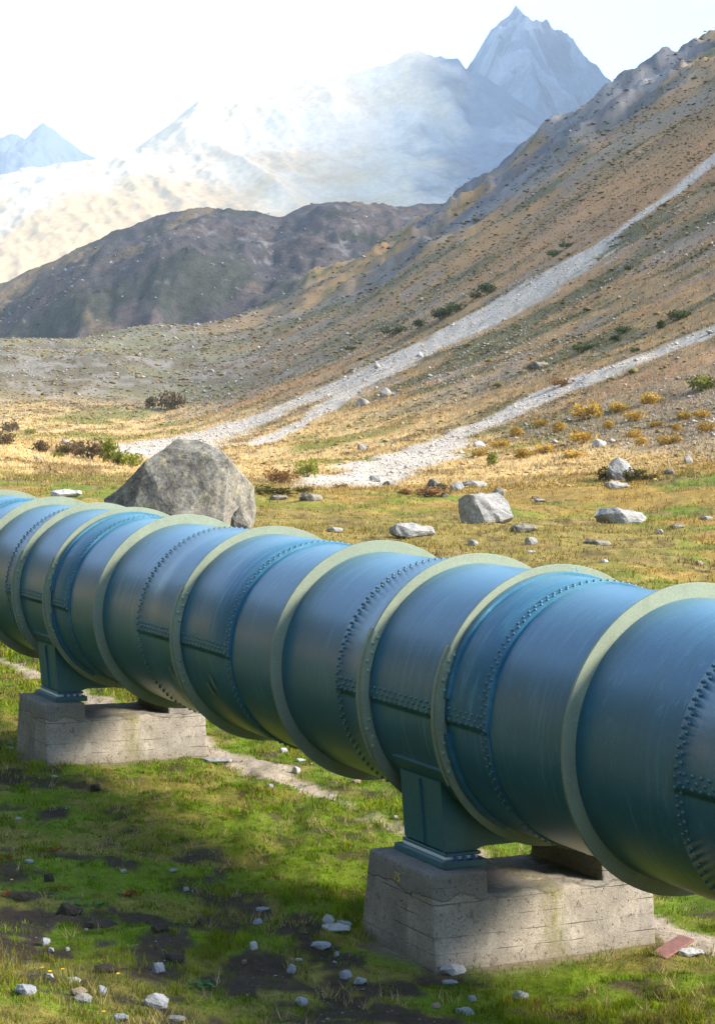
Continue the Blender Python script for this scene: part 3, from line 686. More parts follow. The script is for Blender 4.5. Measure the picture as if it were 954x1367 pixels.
# ------------------------------------------------------------------ concrete piers
def pier(k, label):
    t = empty('concrete_pier', (*from_pipe(0, k * L), 0), PIPE_YAW); tag(t, label, 'pier', 'concrete piers under the pipeline')
    zt, zm = 0.73, 0.545; xo, xi = 1.04, 0.535; zb = -0.25; bat = 0.135
    def hd(z): return 0.5 + bat * (zt - z)
    prof = [(-xo, zb), (-xo, zt), (-xi, zt), (-xi - 0.004, zm), (xi + 0.004, zm), (xi, zt), (xo, zt), (xo, zb)]
    bm = bmesh.new(); fr = []; bk = []
    for x, z in prof: fr.append(bm.verts.new((x, -hd(z), z))); bk.append(bm.verts.new((x, hd(z), z)))
    bm.faces.new(fr); bm.faces.new(bk[::-1]); n = len(prof)
    for i in range(n): bm.faces.new((fr[i], fr[(i + 1) % n], bk[(i + 1) % n], bk[i]))
    bmesh.ops.recalc_face_normals(bm, faces=bm.faces)
    bevel(bm, 0.022, 2)
    bmesh.ops.triangulate(bm, faces=bm.faces)
    for _ in range(4):
        es = [e for e in bm.edges if e.calc_length() > 0.06]
        bmesh.ops.subdivide_edges(bm, edges=es, cuts=1, use_grid_fill=False); bmesh.ops.triangulate(bm, faces=[f for f in bm.faces if len(f.verts) > 3])
    co = np.array([v.co for v in bm.verts]); nn = (fbm(co[:, 0] * 1.3 + co[:, 1] * 2.1, co[:, 2] * 1.7 + co[:, 1] + k, 0.10, 3, 5) - 0.5) * 0.010
    bm.normal_update()
    for v, a in zip(bm.verts, nn): v.co += v.normal * float(a)
    me = bm_mesh('concrete_body', bm); 
    for p_ in me.polygons: p_.use_smooth = True
    try: me.set_sharp_from_angle(angle=R_(35))
    except Exception: pass
    link('concrete_body', me, M['concrete'], t)
    return t
p75 = pier(0, 'near weathered concrete pier with yellow 75 painted on its shaded end')
number('75', 0.105, M['yellow_paint'], p75, (-1.047, 0.02, 0.60), (R_(90), 0, R_(-90)))
pier(4, 'farther brown concrete pier standing in the grass at the picture edge')

# ------------------------------------------------------------------ rocks
def rock_mesh(name, seed, sub=3, flat=0.7, cuts=9, rough=0.10, pts=None):
    r = random.Random(seed); bm = bmesh.new()
    if pts is None:
        pts = []
        for i in range(26):
            v = Vector((r.gauss(0, 1), r.gauss(0, 1), r.gauss(0, 1))).normalized() * r.uniform(0.78, 1.0)
            pts.append(Vector((v.x, v.y * r.uniform(0.75, 1.0), v.z * flat)))
    for p in pts: bm.verts.new(p)
    bmesh.ops.convex_hull(bm, input=bm.verts)
    for v in [v for v in bm.verts if not v.link_faces]: bm.verts.remove(v)
    bmesh.ops.triangulate(bm, faces=bm.faces)
    for i in range(sub):
        bmesh.ops.subdivide_edges(bm, edges=bm.edges[:], cuts=1, use_grid_fill=True, smooth=0.0)
    bm.normal_update(); co = np.array([v.co for v in bm.verts]); o1 = seed * 3.7
    size = np.abs(co).max()
    n = (fbm(co[:, 0] + 0.7 * co[:, 2] + o1, co[:, 1] - 0.6 * co[:, 2], 0.55 * size, 4, seed, True) - 0.55) * rough * 1.6 * size + (fbm(co[:, 0] - co[:, 2] + o1, co[:, 1] + co[:, 2], 0.13 * size, 3, seed + 1) - 0.5) * rough * 0.55 * size
    for v, a in zip(bm.verts, n): v.co += v.normal * float(a)
    me = bm_mesh(name, bm); return me
ROCKS = [rock_mesh('rock', 30 + i, 3, (0.55, 0.7, 0.4, 0.85)[i % 4]) for i in range(8)]
def ordinal(i): return ['first', 'second', 'third', 'fourth', 'fifth', 'sixth', 'seventh', 'eighth', 'ninth', 'tenth', 'eleventh', 'twelfth', 'thirteenth', 'fourteenth', 'fifteenth', 'sixteenth', 'seventeenth', 'eighteenth', 'nineteenth', 'twentieth', 'twenty-first', 'twenty-second', 'twenty-third', 'twenty-fourth', 'twenty-fifth', 'twenty-sixth', 'twenty-seventh', 'twenty-eighth', 'twenty-ninth', 'thirtieth'][i]
MATV = {}
def mesh_with(me, mat):
    key = (me.name, mat.name)
    if key not in MATV:
        m2 = me.copy(); m2.materials.clear(); m2.materials.append(mat); MATV[key] = m2
    return MATV[key]
def put_rock(px, py, w, h, mat, label, name='rock', group=None, v=0, cat='rock', rz=None, sink=0.3):
    """a stone standing on the ground in direction px, py; w, h its width and height in image units there"""
    g = on_ground(px, py); s = g[1] / F_PX
    me = mesh_with(ROCKS[v % len(ROCKS)], M[mat]); o = link(name, me)
    bb = np.array([q.co for q in ROCKS[v % len(ROCKS)].vertices]); ext = bb.max(0) - bb.min(0)
    sx = w * s / ext[0]; sz = h * s / (ext[2] * (1 - sink * 0.8))
    o.scale = (sx, max(sx * 0.75, sz * 0.7), sz); o.rotation_euler = (random.uniform(-.08, .08), random.uniform(-.08, .08), rz if rz is not None else random.uniform(-0.3, 0.3))
    o.location = (g[0], g[1] + 0.3 * w * s, g[2] + sz * (-bb[:, 2].min() - sink * 0.5 * ext[2]))
    tag(o, label, cat, group); return o
# the great boulder behind the pipe
def boulder():
    Y = 66.0; s = Y / F_PX; P = []
    def q(px, py, dy): a = at(px, py, Y); return Vector((a.x, Y + dy, a.z))
    front = [(138, 668, 0.6), (168, 648, 0.3), (196, 617, 0.0), (221, 598, 0.2), (236, 586, 0.6), (262, 588, 0.5), (296, 601, 0.1), (318, 630, 0.0), (337, 652, 0.8), (339, 682, 0.9), (331, 706, 0.8), (300, 690, -0.6), (240, 700, -1.0), (170, 715, -0.6), (140, 710, 0.3), (306, 612, -0.35), (285, 735, -0.8), (200, 735, -0.8), (330, 735, 0.5)]
    for a in front: P.append(q(*a))
    for a in [(150, 670, 2.4), (205, 622, 2.8), (245, 592, 2.2), (290, 606, 2.8), (325, 650, 3.0), (325, 720, 3.2), (150, 720, 3.2)]: P.append(q(*a))
    base = Vector((at(240, 700, Y).x, Y + 1.0, float(height(at(240, 700, Y).x, Y + 1.0))))
    me = rock_mesh('great_boulder', 77, 4, pts=[p - base for p in P], rough=0.038)
    o = link('great_boulder', me, M['boulder']); o.location = base
    tag(o, 'great dark lichen speckled boulder with angular top behind the pipeline', 'boulder')
    # slab split from its right foot
    put_rock(322, 712, 30, 34, 'boulder', 'upright block split off the foot of the great boulder', v=3, sink=0.1)
boulder()
for i, (px, py, w, h, mt, lb, v) in enumerate([
    (648, 698, 72, 36, 'pale_rock', 'large rounded pale grey rock in the middle of the meadow', 1),
    (549, 719, 62, 19, 'pale_rock', 'flat topped whitish slab rock just above the pipe rings', 2),
    (829, 699, 70, 19, 'pale_rock', 'long low grey rock in the meadow on the right', 6),
    (829, 641, 38, 28, 'pale_rock', 'pale upright rock set in a dark juniper bush', 3),
    (823, 653, 32, 10, 'pale_rock', 'flat pale rock just below the juniper bush', 2),
    (841, 642, 14, 7, 'pale_rock', 'small pale stone at the right foot of the juniper rock', 4),
    (579, 657, 25, 16, 'boulder', 'greenish grey pointed rock beside the brown meadow hummock', 0),
    (610, 656, 20, 12, 'pale_rock', 'squat grey rock left of the long whitish ledge', 5),
    (632, 651, 36, 9, 'pale_rock', 'long whitish ledge rock near the upper meadow edge', 6),
    (665, 663, 18, 11, 'boulder', 'dark grey pointed stone above the large meadow rock', 7),
    (593, 664, 11, 6, 'boulder', 'small dark stone below the greenish pointed rock', 4),
    (698, 712, 35, 12, 'boulder', 'low lichened rock between the large and the long meadow rocks', 2),
    (414, 669, 32, 10, 'boulder', 'low mottled rock in the brown grass right of the boulder', 6),
    (371, 668, 24, 7, 'boulder', 'flat stone beside the right foot of the great boulder', 2),
    (446, 711, 24, 7, 'pale_rock', 'low pale stone rising over the ring near the boulder', 6),
    (631, 729, 15, 8, 'pale_rock', 'small pale pointed stone over the second support ring', 0),
    (709, 727, 17, 9, 'pale_rock', 'rounded small stone over the near support ring', 1),
    (708, 739, 13, 4, 'white_stone', 'thin whitish stone close above the near ring top', 2),
    (797, 728, 38, 7, 'boulder', 'cluster like low dark stone in the golden grass', 6),
    (720, 670, 16, 4, 'pale_rock', 'thin pale stone right of the large meadow rock', 2),
    (893, 634, 15, 8, 'boulder', 'small dark rock at the upper right meadow edge', 7),
    (919, 618, 14, 9, 'pale_rock', 'pale rock on the meadow rim under the stony slope', 3),
    (942, 694, 18, 5, 'pale_rock', 'flat pale stone at the right picture edge', 6),
    (904, 706, 20, 6, 'boulder', 'low grey stone between the long rock and the picture edge', 2),
    (880, 712, 10, 5, 'white_stone', 'tiny whitish stone in front of the long low rock', 4),
    (855, 694, 14, 4, 'pale_rock', 'flat stone touching the right end of the long low rock', 2),
    (933, 755, 11, 6, 'brown_stone', 'small reddish brown stone above the rightmost ring', 1),
    (806, 751, 11, 4, 'white_stone', 'small pale stones lump beside the chalk marked ring', 6),
    (85, 664, 44, 10, 'white_stone', 'long white rock lying behind the far pipe rings', 2),
    (715, 666, 12, 4, 'brown_stone', 'small brown stone above the thin pale stone', 4),
    (500, 643, 16, 8, 'pale_rock', 'pale rock at the toe of the lower scree tongue', 1),
    (520, 650, 20, 7, 'boulder', 'grey rock where scree meets the meadow', 6),
    (515, 530, 17, 12, 'pale_rock', 'pale block standing on the heath below the wide scree', 3),
    (718, 492, 30, 9, 'boulder', 'long grey rock on the heath above the lower scree', 6),
    (484, 541, 20, 9, 'pale_rock', 'pale rock left of the block on the heath', 0),
    (483, 602, 14, 8, 'pale_rock', 'whitish stone in the golden grass left of the lower scree', 1),
    (640, 597, 18, 8, 'white_stone', 'white rock among golden shrubs beside the lower scree', 3),
    (799, 597, 20, 10, 'white_stone', 'white rock in the middle of the golden shrubs', 0),
    (208, 650, 18, 7, 'pale_rock', 'pale flat stone left of the great boulder top', 2)]):
    put_rock(px, py, w, h, mt, lb, v=v, group='rocks lying on the meadow and slope')
# stones in the near grass
for i, (px, py, w, h, mt, lb, v) in enumerate([
    (438, 1236, 17, 14, 'white_stone', 'small white block lying on the white slab beside the pier', 3),
    (447, 1247, 42, 10, 'white_stone', 'flat white slab on the mud left of the near pier', 2),
    (458, 1238, 24, 7, 'stone', 'thin blue grey stone behind the white slab', 6),
    (428, 1268, 28, 9, 'stone', 'bent grey stone on the mud below the white slab', 6),
    (338, 1269, 13, 11, 'white_stone', 'rounded pale stone alone in the dark mud', 1),
    (389, 1300, 13, 12, 'stone', 'pointed grey stone on the grassy edge of the mud', 0),
    (399, 1284, 10, 4, 'white_stone', 'tiny bright white stone in the mud', 4),
    (461, 1308, 18, 11, 'stone', 'blue grey oval stone below the shaded pier end', 1),
    (480, 1315, 18, 9, 'stone', 'pale blue stone right of the oval stone', 0),
    (402, 1343, 18, 10, 'stone', 'dark blue grey stone in the grass at the bottom', 6),
    (344, 1236, 14, 9, 'stone', 'dull grey stone at the upper edge of the mud', 5),
    (350, 1218, 20, 6, 'stone', 'flat dusty stone half buried in mud', 2),
    (326, 1288, 7, 6, 'brown_stone', 'small tan stone in the muddy grass', 4),
    (449, 1277, 8, 6, 'stone', 'small round grey stone between slab and oval stone', 1),
    (604, 1303, 36, 13, 'white_stone', 'pale stone wedged at the near corner of the pier', 6),
    (600, 1316, 22, 6, 'stone', 'thin grey stone in front of the pier corner', 2),
    (630, 1338, 13, 8, 'stone', 'grey stone on dark earth below the pier corner', 1),
    (694, 1336, 24, 11, 'stone', 'wedge shaped blue grey stone at the bottom below the pier', 0),
    (620, 1358, 27, 10, 'stone', 'large blue grey stone at the bottom edge', 1),
    (582, 1348, 14, 9, 'brown_stone', 'brown stone at the bottom edge left of the blue stone', 5),
    (921, 1279, 38, 10, 'white_stone', 'flat whitish slab behind the red plank', 2),
    (208, 1347, 34, 18, 'white_stone', 'largest white stone in the sunlit grass at the bottom', 3),
    (135, 1330, 14, 13, 'stone', 'pale blue cornered stone in the bottom sunlit grass', 0),
    (104, 1330, 24, 10, 'brown_stone', 'buff stone between two pale stones in the sunlit grass', 5),
    (97, 1315, 20, 9, 'white_stone', 'pale flat stone above the buff stone', 2),
    (110, 1340, 26, 12, 'pale_rock', 'weathered block under the buff stone', 3),
    (33, 1330, 30, 13, 'stone', 'long blue grey stone slanting in the bottom left grass', 6),
    (211, 1300, 19, 13, 'stone', 'pale grey stone in the muddy bank', 1),
    (66, 1308, 11, 7, 'white_stone', 'small white stone beside the yellow flowers', 4),
    (60, 1262, 14, 9, 'white_stone', 'white chip on the dark bank', 6),
    (68, 1272, 9, 6, 'white_stone', 'second white chip just below on the dark bank', 4),
    (90, 1270, 7, 5, 'white_stone', 'tiny white chip right of the others on the bank', 1),
    (115, 1244, 6, 4, 'white_stone', 'single white speck stone below the dark clod', 4),
    (160, 1365, 22, 10, 'stone', 'greenish grey stone cut by the bottom edge', 2),
    (234, 1365, 26, 7, 'pale_rock', 'flat pale stone at the bottom edge beside the white stone', 6),
    (24, 1096, 10, 5, 'stone', 'small blue grey stone in shaded grass at the left edge', 2),
    (38, 1153, 14, 5, 'stone', 'flat grey stone in the left shaded grass', 6),
    (231, 1165, 10, 5, 'stone', 'light grey stone on the shaded turf right of the rusty leaves', 2),
    (165, 1166, 9, 5, 'white_stone', 'white stone above the rusty dock leaves', 4),
    (248, 1190, 9, 5, 'stone', 'bluish stone on bare shaded soil', 1),
    (395, 1033, 12, 9, 'white_stone', 'white stone on sunny grass behind the pipe', 0),
    (378, 1005, 12, 6, 'white_stone', 'white stone close under the pipe ring', 1),
    (401, 1018, 14, 5, 'white_stone', 'flat white stone under the lowest ring', 2),
    (360, 1052, 10, 5, 'stone', 'blue stone on the sunny grass beside the dirt path', 6),
    (528, 1094, 7, 5, 'white_stone', 'white pebble on the path left of the near saddle', 1),
    (476, 1047, 12, 7, 'brown_stone', 'tan stone below the pipe near the path', 5),
    (12, 1001, 12, 4, 'stone', 'pale stone left of the farther pier', 2),
    (72, 1039, 9, 4, 'stone', 'thin stone in grass before the farther pier', 6),
    (287, 1021, 44, 8, 'pale_rock', 'flat grey flagstone at the right corner of the farther pier', 2)]):
    put_rock(px, py, w, h, mt, lb, name='stone', v=v, group='stones in the near grass', cat='stone', sink=0.22)
for i, (px, py, w, h, lb) in enumerate([(90, 1222, 42, 17, 'largest dark earth clod in the left grass'), (65, 1178, 18, 14, 'upright dark lump of earth left of the rusty leaves'), (212, 1245, 28, 14, 'dark clod on the crumbling bank'), (28, 1203, 26, 13, 'dark clod at the left picture edge'), (127, 1057, 18, 12, 'small dark mound of earth before the farther pier'), (135, 1240, 50, 12, 'long bare earth edge of the bank'), (230, 1285, 36, 14, 'muddy lump near the bottom bank'), (140, 1300, 40, 13, 'dark earth lump above the sunlit stones'), (270, 1237, 26, 12, 'dark turned sod beside the mud')]):
    put_rock(px, py, w * 0.9, h * 0.6, 'clod', lb, name='earth_clod', v=i, group='dark earth clods', cat='earth clod', sink=0.6)
# plank by the near pier
def plank():
    g = on_ground(896, 1275); t = link('plank', None) if False else None
    bm = bmesh.new(); box(bm, -0.24, 0.24, -0.07, 0.07, 0, 0.022); bevel(bm, 0.004, 1)
    o = link('plank', bm_mesh('plank', bm), M['red_plank']); o.location = (g[0] + 0.02, g[1] + 0.1, g[2] + 0.025); o.rotation_euler = (R_(5), R_(-6), R_(52))
    tag(o, 'short reddish brown plank lying at the right corner of the near pier', 'plank')
M['red_plank'] = flat_mat('faded_red_wood', (0.17, 0.075, 0.058), 0.8, 0, 30, 0.3); plank()

# ------------------------------------------------------------------ shrubs
def shrub_mesh(seed, n=420, flat=0.75, leaf=0.085):
    r = np.random.default_rng(seed); V = []; T = []
    lobes = [(r.uniform(-0.55, 0.55), r.uniform(-0.4, 0.4), r.uniform(0.25, 0.75), r.uniform(0.25, 0.45)) for _ in range(9)]
    for i in range(n):
        l = lobes[r.integers(len(lobes))]; d = r.normal(size=3); d /= np.linalg.norm(d); rad = l[3] * r.uniform(0.55, 1.05)
        c = np.array([l[0] + d[0] * rad, l[1] + d[1] * rad, max(0.03, (l[2] + d[2] * rad) * flat)])
        a = r.normal(size=3); a /= np.linalg.norm(a); b = np.cross(a, r.normal(size=3)); b /= np.linalg.norm(b)
        s = leaf * r.uniform(0.6, 1.4); k = len(V); V += [c - a * s, c + b * s * 0.5, c + a * s, c - b * s * 0.5]; T += [(k, k + 1, k + 2), (k, k + 2, k + 3)]
    return np_mesh('foliage', np.array(V), tris=np.array(T))
def stem_mesh(seed):
    r = random.Random(seed); bm = bmesh.new()
    for i in range(6):
        top = Vector((r.uniform(-.6, .6), r.uniform(-.45, .45), r.uniform(.35, .65))); base = Vector((r.uniform(-.1, .1), r.uniform(-.1, .1), -0.12)); d = (top - base)
        mt = Matrix.Translation((base + top) / 2) @ d.to_track_quat('Z', 'Y').to_matrix().to_4x4()
        bmesh.ops.create_cone(bm, cap_ends=False, segments=5, radius1=0.03, radius2=0.008, depth=d.length, matrix=mt)
    return bm_mesh('stems', bm)
SH = [shrub_mesh(200 + i) for i in range(4)]; ST = [stem_mesh(300 + i) for i in range(2)]
M['bark'] = flat_mat('shrub_bark', (0.09, 0.07, 0.055), 0.9)
M['gold'] = mat_leaf('golden_leaves', c1=(0.50, 0.33, 0.06), c2=(0.38, 0.23, 0.05)); M['green'] = mat_leaf('dark_green_leaves', c1=(0.045, 0.075, 0.025), c2=(0.075, 0.10, 0.03))
M['yellowgreen'] = mat_leaf('yellow_green_leaves', c1=(0.24, 0.24, 0.04), c2=(0.15, 0.19, 0.035)); M['brownleaf'] = mat_leaf('brown_leaves', c1=(0.15, 0.10, 0.06), c2=(0.10, 0.085, 0.045)); M['russet'] = mat_leaf('russet_leaves', c1=(0.26, 0.13, 0.06), c2=(0.2, 0.12, 0.05))
CLUSTERS = {
 'gold': ('golden autumn shrub on the stony slope foot', 'golden shrubs on the slope foot', [(784, 560, 30, 22), (824, 550, 22, 13), (847, 562, 20, 13), (867, 540, 26, 15), (912, 560, 18, 11), (944, 577, 22, 14), (894, 592, 28, 11), (847, 584, 18, 10), (779, 592, 28, 16), (749, 576, 20, 11), (697, 612, 22, 13), (667, 598, 20, 11), (692, 582, 18, 10), (722, 570, 18, 10), (860, 594, 18, 9), (877, 571, 16, 9), (727, 604, 18, 11), (937, 558, 18, 11), (765, 611, 26, 10), (640, 609, 16, 9), (905, 575, 14, 8), (815, 572, 16, 9)]),
 'green': ('dark green alpine shrub on the mountainside', 'dark green shrubs on the mountainside', [(527, 447, 32, 13), (562, 436, 22, 9), (590, 425, 36, 15), (609, 417, 26, 13), (635, 399, 14, 10), (655, 391, 36, 12), (740, 342, 26, 9), (757, 331, 22, 8), (780, 469, 30, 11), (832, 444, 26, 9), (824, 455, 20, 7), (907, 426, 38, 13), (884, 439, 16, 11), (838, 361, 12, 8), (848, 470, 14, 7), (470, 468, 20, 6)]),
 'brownleaf': ('brown leafless looking bush in the gully at the left', 'brown bushes in the gully', [(60, 604, 30, 15), (90, 607, 40, 18), (122, 612, 42, 26), (105, 602, 26, 14), (15, 577, 26, 16), (8, 594, 26, 18), (205, 545, 22, 14), (228, 547, 40, 26)]),
 'yellowgreen': ('yellow green bush in the golden valley grass', 'yellow green bushes', [(152, 618, 34, 30), (176, 624, 30, 22), (78, 611, 18, 9), (410, 637, 30, 26), (42, 580, 16, 9), (659, 622, 20, 17), (940, 520, 50, 20), (160, 620, 22, 20)]),
 'russet': ('russet brown bush at the edge of the meadow', 'russet bushes', [(376, 645, 38, 20), (750, 516, 30, 12), (575, 662, 46, 14), (455, 652, 20, 8), (545, 660, 24, 8)]),
 'juniper': ('dark juniper mat on the meadow', 'dark juniper mats', [(812, 642, 36, 20), (848, 641, 34, 17), (370, 662, 64, 14), (405, 657, 24, 9), (590, 655, 30, 10), (868, 640, 22, 9)])}
M['juniper'] = mat_leaf('juniper_needles', c1=(0.07, 0.075, 0.02), c2=(0.10, 0.07, 0.03))
def put_shrub(px, py, w, h, mt, label, group, i):
    g = on_ground(px, py); s = g[1] / F_PX
    o = empty('shrub', (g[0], g[1], g[2] - 0.05), random.uniform(-0.6, 0.6) + (math.pi if i % 2 else 0)); o.scale = (w * s / 1.7, w * s / 1.7, h * s / 0.85)
    tag(o, label, 'shrub', group)
    link('foliage', mesh_with(SH[i % 4], M[mt]), None, o); link('stems', mesh_with(ST[i % 2], M['bark']), None, o)
for mt, (lb, grp, lst) in CLUSTERS.items():
    lst = sorted(lst)
    for i, a in enumerate(lst):
        place = 'leftmost' if i == 0 else 'rightmost' if i == len(lst) - 1 else ordinal(i) + ' from the left'
        put_shrub(a[0], a[1], a[2] * (1.5 if mt == 'gold' else 1.15), a[3] * (1.35 if mt == 'gold' else 1.15), mt, f'{lb}, {place}', grp, i)

# ------------------------------------------------------------------ rusty dock leaves and yellow flowers
def dock(px, py, n, label, mt):
    g = on_ground(px, py); r = np.random.default_rng(int(px)); V = []; Q = []
    o = empty('dock_plant', tuple(g)); tag(o, label, 'plant', 'low broad leaved plants')
    for i in range(n):
        a = r.uniform(0, 6.28); l = r.uniform(0.05, 0.09); w = l * 0.42; up = r.uniform(0.2, 0.7); dx = np.array([math.cos(a), math.sin(a), 0]); dn = np.array([-math.sin(a), math.cos(a), 0]); c0 = np.array([r.normal() * 0.05, r.normal() * 0.04, 0.015])
        V = []; Q = []
        for j, (t, ww) in enumerate(((0, 0.15), (0.35, 0.9), (0.7, 1.0), (1.0, 0.1))):
            c = c0 + dx * l * t + np.array([0, 0, l * up * t * (1.3 - t)]); V += [c - dn * w * ww * 0.5, c + np.array([0, 0, -0.004]), c + dn * w * ww * 0.5]
        for j in range(3): Q += [(3 * j, 3 * j + 1, 3 * j + 4, 3 * j + 3), (3 * j + 1, 3 * j + 2, 3 * j + 5, 3 * j + 4)]
        link('leaf', np_mesh('leaf', np.array(V), quads=np.array(Q)), M[mt if r.random() < 0.75 else 'leafgreen'], o)
M['rustleaf'] = mat_leaf('rusty_leaf', c1=(0.23, 0.055, 0.02), c2=(0.16, 0.045, 0.02), tr=0.2); M['leafgreen'] = mat_leaf('dock_green_leaf', c1=(0.06, 0.16, 0.05), c2=(0.05, 0.12, 0.045), tr=0.2)
dock(172, 1197, 22, 'largest clump of rusty red dock leaves in the shaded grass', 'rustleaf'); dock(60, 1136, 12, 'small rusty leaves below the farther pier', 'rustleaf'); dock(8, 1147, 14, 'rusty and green leaves at the left picture edge', 'rustleaf'); dock(80, 1187, 10, 'orange leaves above the large dark clod', 'rustleaf'); dock(128, 1210, 14, 'green round leaves between clod and rusty clump', 'leafgreen'); dock(95, 1210, 8, 'green leaves growing on the large dark clod', 'leafgreen'); dock(270, 1318, 14, 'mixed green and rusty leaves in the lower grass', 'leafgreen'); dock(5, 1197, 10, 'rusty leaves beside the edge clod', 'rustleaf')
M['petal'] = mat_leaf('yellow_petal', c1=(0.8, 0.5, 0.02), c2=(0.75, 0.42, 0.02), tr=0.2)
def flower(px, py, h, label):
    g = on_ground(px, py); o = empty('yellow_flower', tuple(g)); tag(o, label, 'flower', 'small yellow flowers')
    bm = bmesh.new(); bmesh.ops.create_cone(bm, cap_ends=True, segments=5, radius1=0.003, radius2=0.002, depth=h, matrix=Matrix.Translation((0, 0, h / 2))); link('stem', bm_mesh('stem', bm), M['leafgreen'], o)
    bm = bmesh.new(); c = bm.verts.new((0, 0, h)); n = 14; ring = [bm.verts.new((0.017 * (1 if i % 2 else 0.7) * math.cos(6.283 * i / n), 0.017 * (1 if i % 2 else 0.7) * math.sin(6.283 * i / n), h + 0.008)) for i in range(n)]
    for i in range(n): bm.faces.new((c, ring[i], ring[(i + 1) % n]))
    link('bloom', bm_mesh('bloom', bm), M['petal'], o)
for px, py, lb in ((57, 1304, 'yellow flower left of a pair beside a white stone'), (67, 1309, 'yellow flower right of a pair beside a white stone'), (139, 1364, 'single yellow flower at the bottom edge near grey stones'), (16, 1184, 'tiny yellow flower near the left edge clod'), (84, 1306, 'tiny yellow flower right of the pair'), (158, 1312, 'tiny yellow flower on the bank above the stones')): flower(px, py, 0.06, lb)

# ------------------------------------------------------------------ grass, loose stones, heath tufts
def blades(n, ymin, ymax, seed, hmin, hmax, wid, name, label, pw=1.0):
    r = np.random.default_rng(seed)
    y = ymin * (ymax / ymin) ** (r.random(n) ** pw); x = y * r.uniform(-0.235, 0.235, n)
    z = height(x, y); e, d = to_pipe(x, y)
    c, sc, mud, mud2, path = ground_cols(x, y, z)
    n1 = fbm(x, y, 0.5, 3, 120); n2 = fbm(x, y, 2.2, 3, 121)
    p = (1 - 0.80 * np.clip(mud, 0, 1)) * (1 - 0.97 * np.clip(mud2, 0, 1)) * (1 - 0.85 * np.clip(path, 0, 1) * (e < 3)) * (1 - sc) * (0.35 + 0.65 * sstep(0.35, 0.6, n1)) * sstep(125, 95, y)
    for dd in (0, 4 * L): p = np.where((abs(e) < 1.02) & (abs(d - dd) < 0.58), 0, p)
    k = r.random(n) < p; x, y, z, e, d, n1, n2, c = x[k], y[k], z[k], e[k], d[k], n1[k], n2[k], c[k]; n = len(x)
    # clump the blades
    far = np.clip(y / 16, 0.8, 4.5)
    h = r.uniform(hmin, hmax, n) * (0.6 + 0.9 * sstep(0.4, 0.65, n2)) * (0.45 + 1.5 * sstep(0.45, 0.70, fbm(x, y, 0.17, 2, 123))) * far ** 0.6; w = wid * r.uniform(0.7, 1.3, n) * far
    a = r.uniform(0, 6.283, n); lean = r.uniform(0.1, 0.9, n) * h; la = r.uniform(0, 6.283, n)
    tx, ty = np.cos(a) * w / 2, np.sin(a) * w / 2; lx, ly = np.cos(la) * lean, np.sin(la) * lean
    V = np.empty((n, 5, 3), np.float32)
    V[:, 0] = np.stack([x - tx, y - ty, z - 0.01], 1); V[:, 1] = np.stack([x + tx, y + ty, z - 0.01], 1)
    V[:, 2] = np.stack([x - tx * .75 + lx * .35, y - ty * .75 + ly * .35, z + h * .55], 1); V[:, 3] = np.stack([x + tx * .75 + lx * .35, y + ty * .75 + ly * .35, z + h * .55], 1)
    V[:, 4] = np.stack([x + lx, y + ly, z + h * r.uniform(0.8, 1.0, n)], 1)
    b = np.arange(n)[:, None] * 5; T = np.concatenate([b + np.array([0, 1, 3]), b + np.array([0, 3, 2]), b + np.array([2, 3, 4])])
    g = np.array([0.11, 0.215, 0.004]); C = np.tile(g, (n, 1)) * r.uniform(0.7, 1.35, n)[:, None]
    C = mixc(C, (0.27, 0.26, 0.012), sstep(0.42, 0.60, n2) * 0.9 * r.random(n)); C = mixc(C, (0.045, 0.10, 0.010), sstep(0.52, 0.40, n1) * 0.7); C = mixc(C, (0.30, 0.22, 0.09), (r.random(n) < (0.05 + 0.28 * sstep(0.54, 0.66, n1))).astype(float) * 0.85); C = mixc(C, c * 1.3, r.random(n) * 0.3)
    C = mixc(C, (0.16, 0.06, 0.025), (r.random(n) < 0.05 * sstep(0.45, 0.6, fbm(x, y, 0.6, 2, 124)) * 2).astype(float)); C = C * (0.75 + 0.5 * sstep(0.4, 0.6, fbm(x, y, 0.25, 2, 125)))[:, None]
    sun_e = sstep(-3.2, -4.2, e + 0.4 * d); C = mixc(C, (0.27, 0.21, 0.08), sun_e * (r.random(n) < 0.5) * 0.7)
    mead = sstep(3.2, 8.0, e); C = mixc(C, c * r.uniform(0.8, 1.45, n)[:, None], mead)
    me = np_mesh(name, V.reshape(-1, 3), tris=T, attrs={'col': np.repeat(C, 5, 0)})
    o = link(name, me, M['grass']); tag(o, label, kind='stuff')
blades(520000, 9.6, 34, 131, 0.014, 0.046, 0.006, 'grass', 'short green and straw coloured turf under and around the pipeline')
blades(170000, 32, 120, 132, 0.015, 0.04, 0.008, 'meadow_grass', 'golden and green meadow grass behind the pipeline', 0.9)
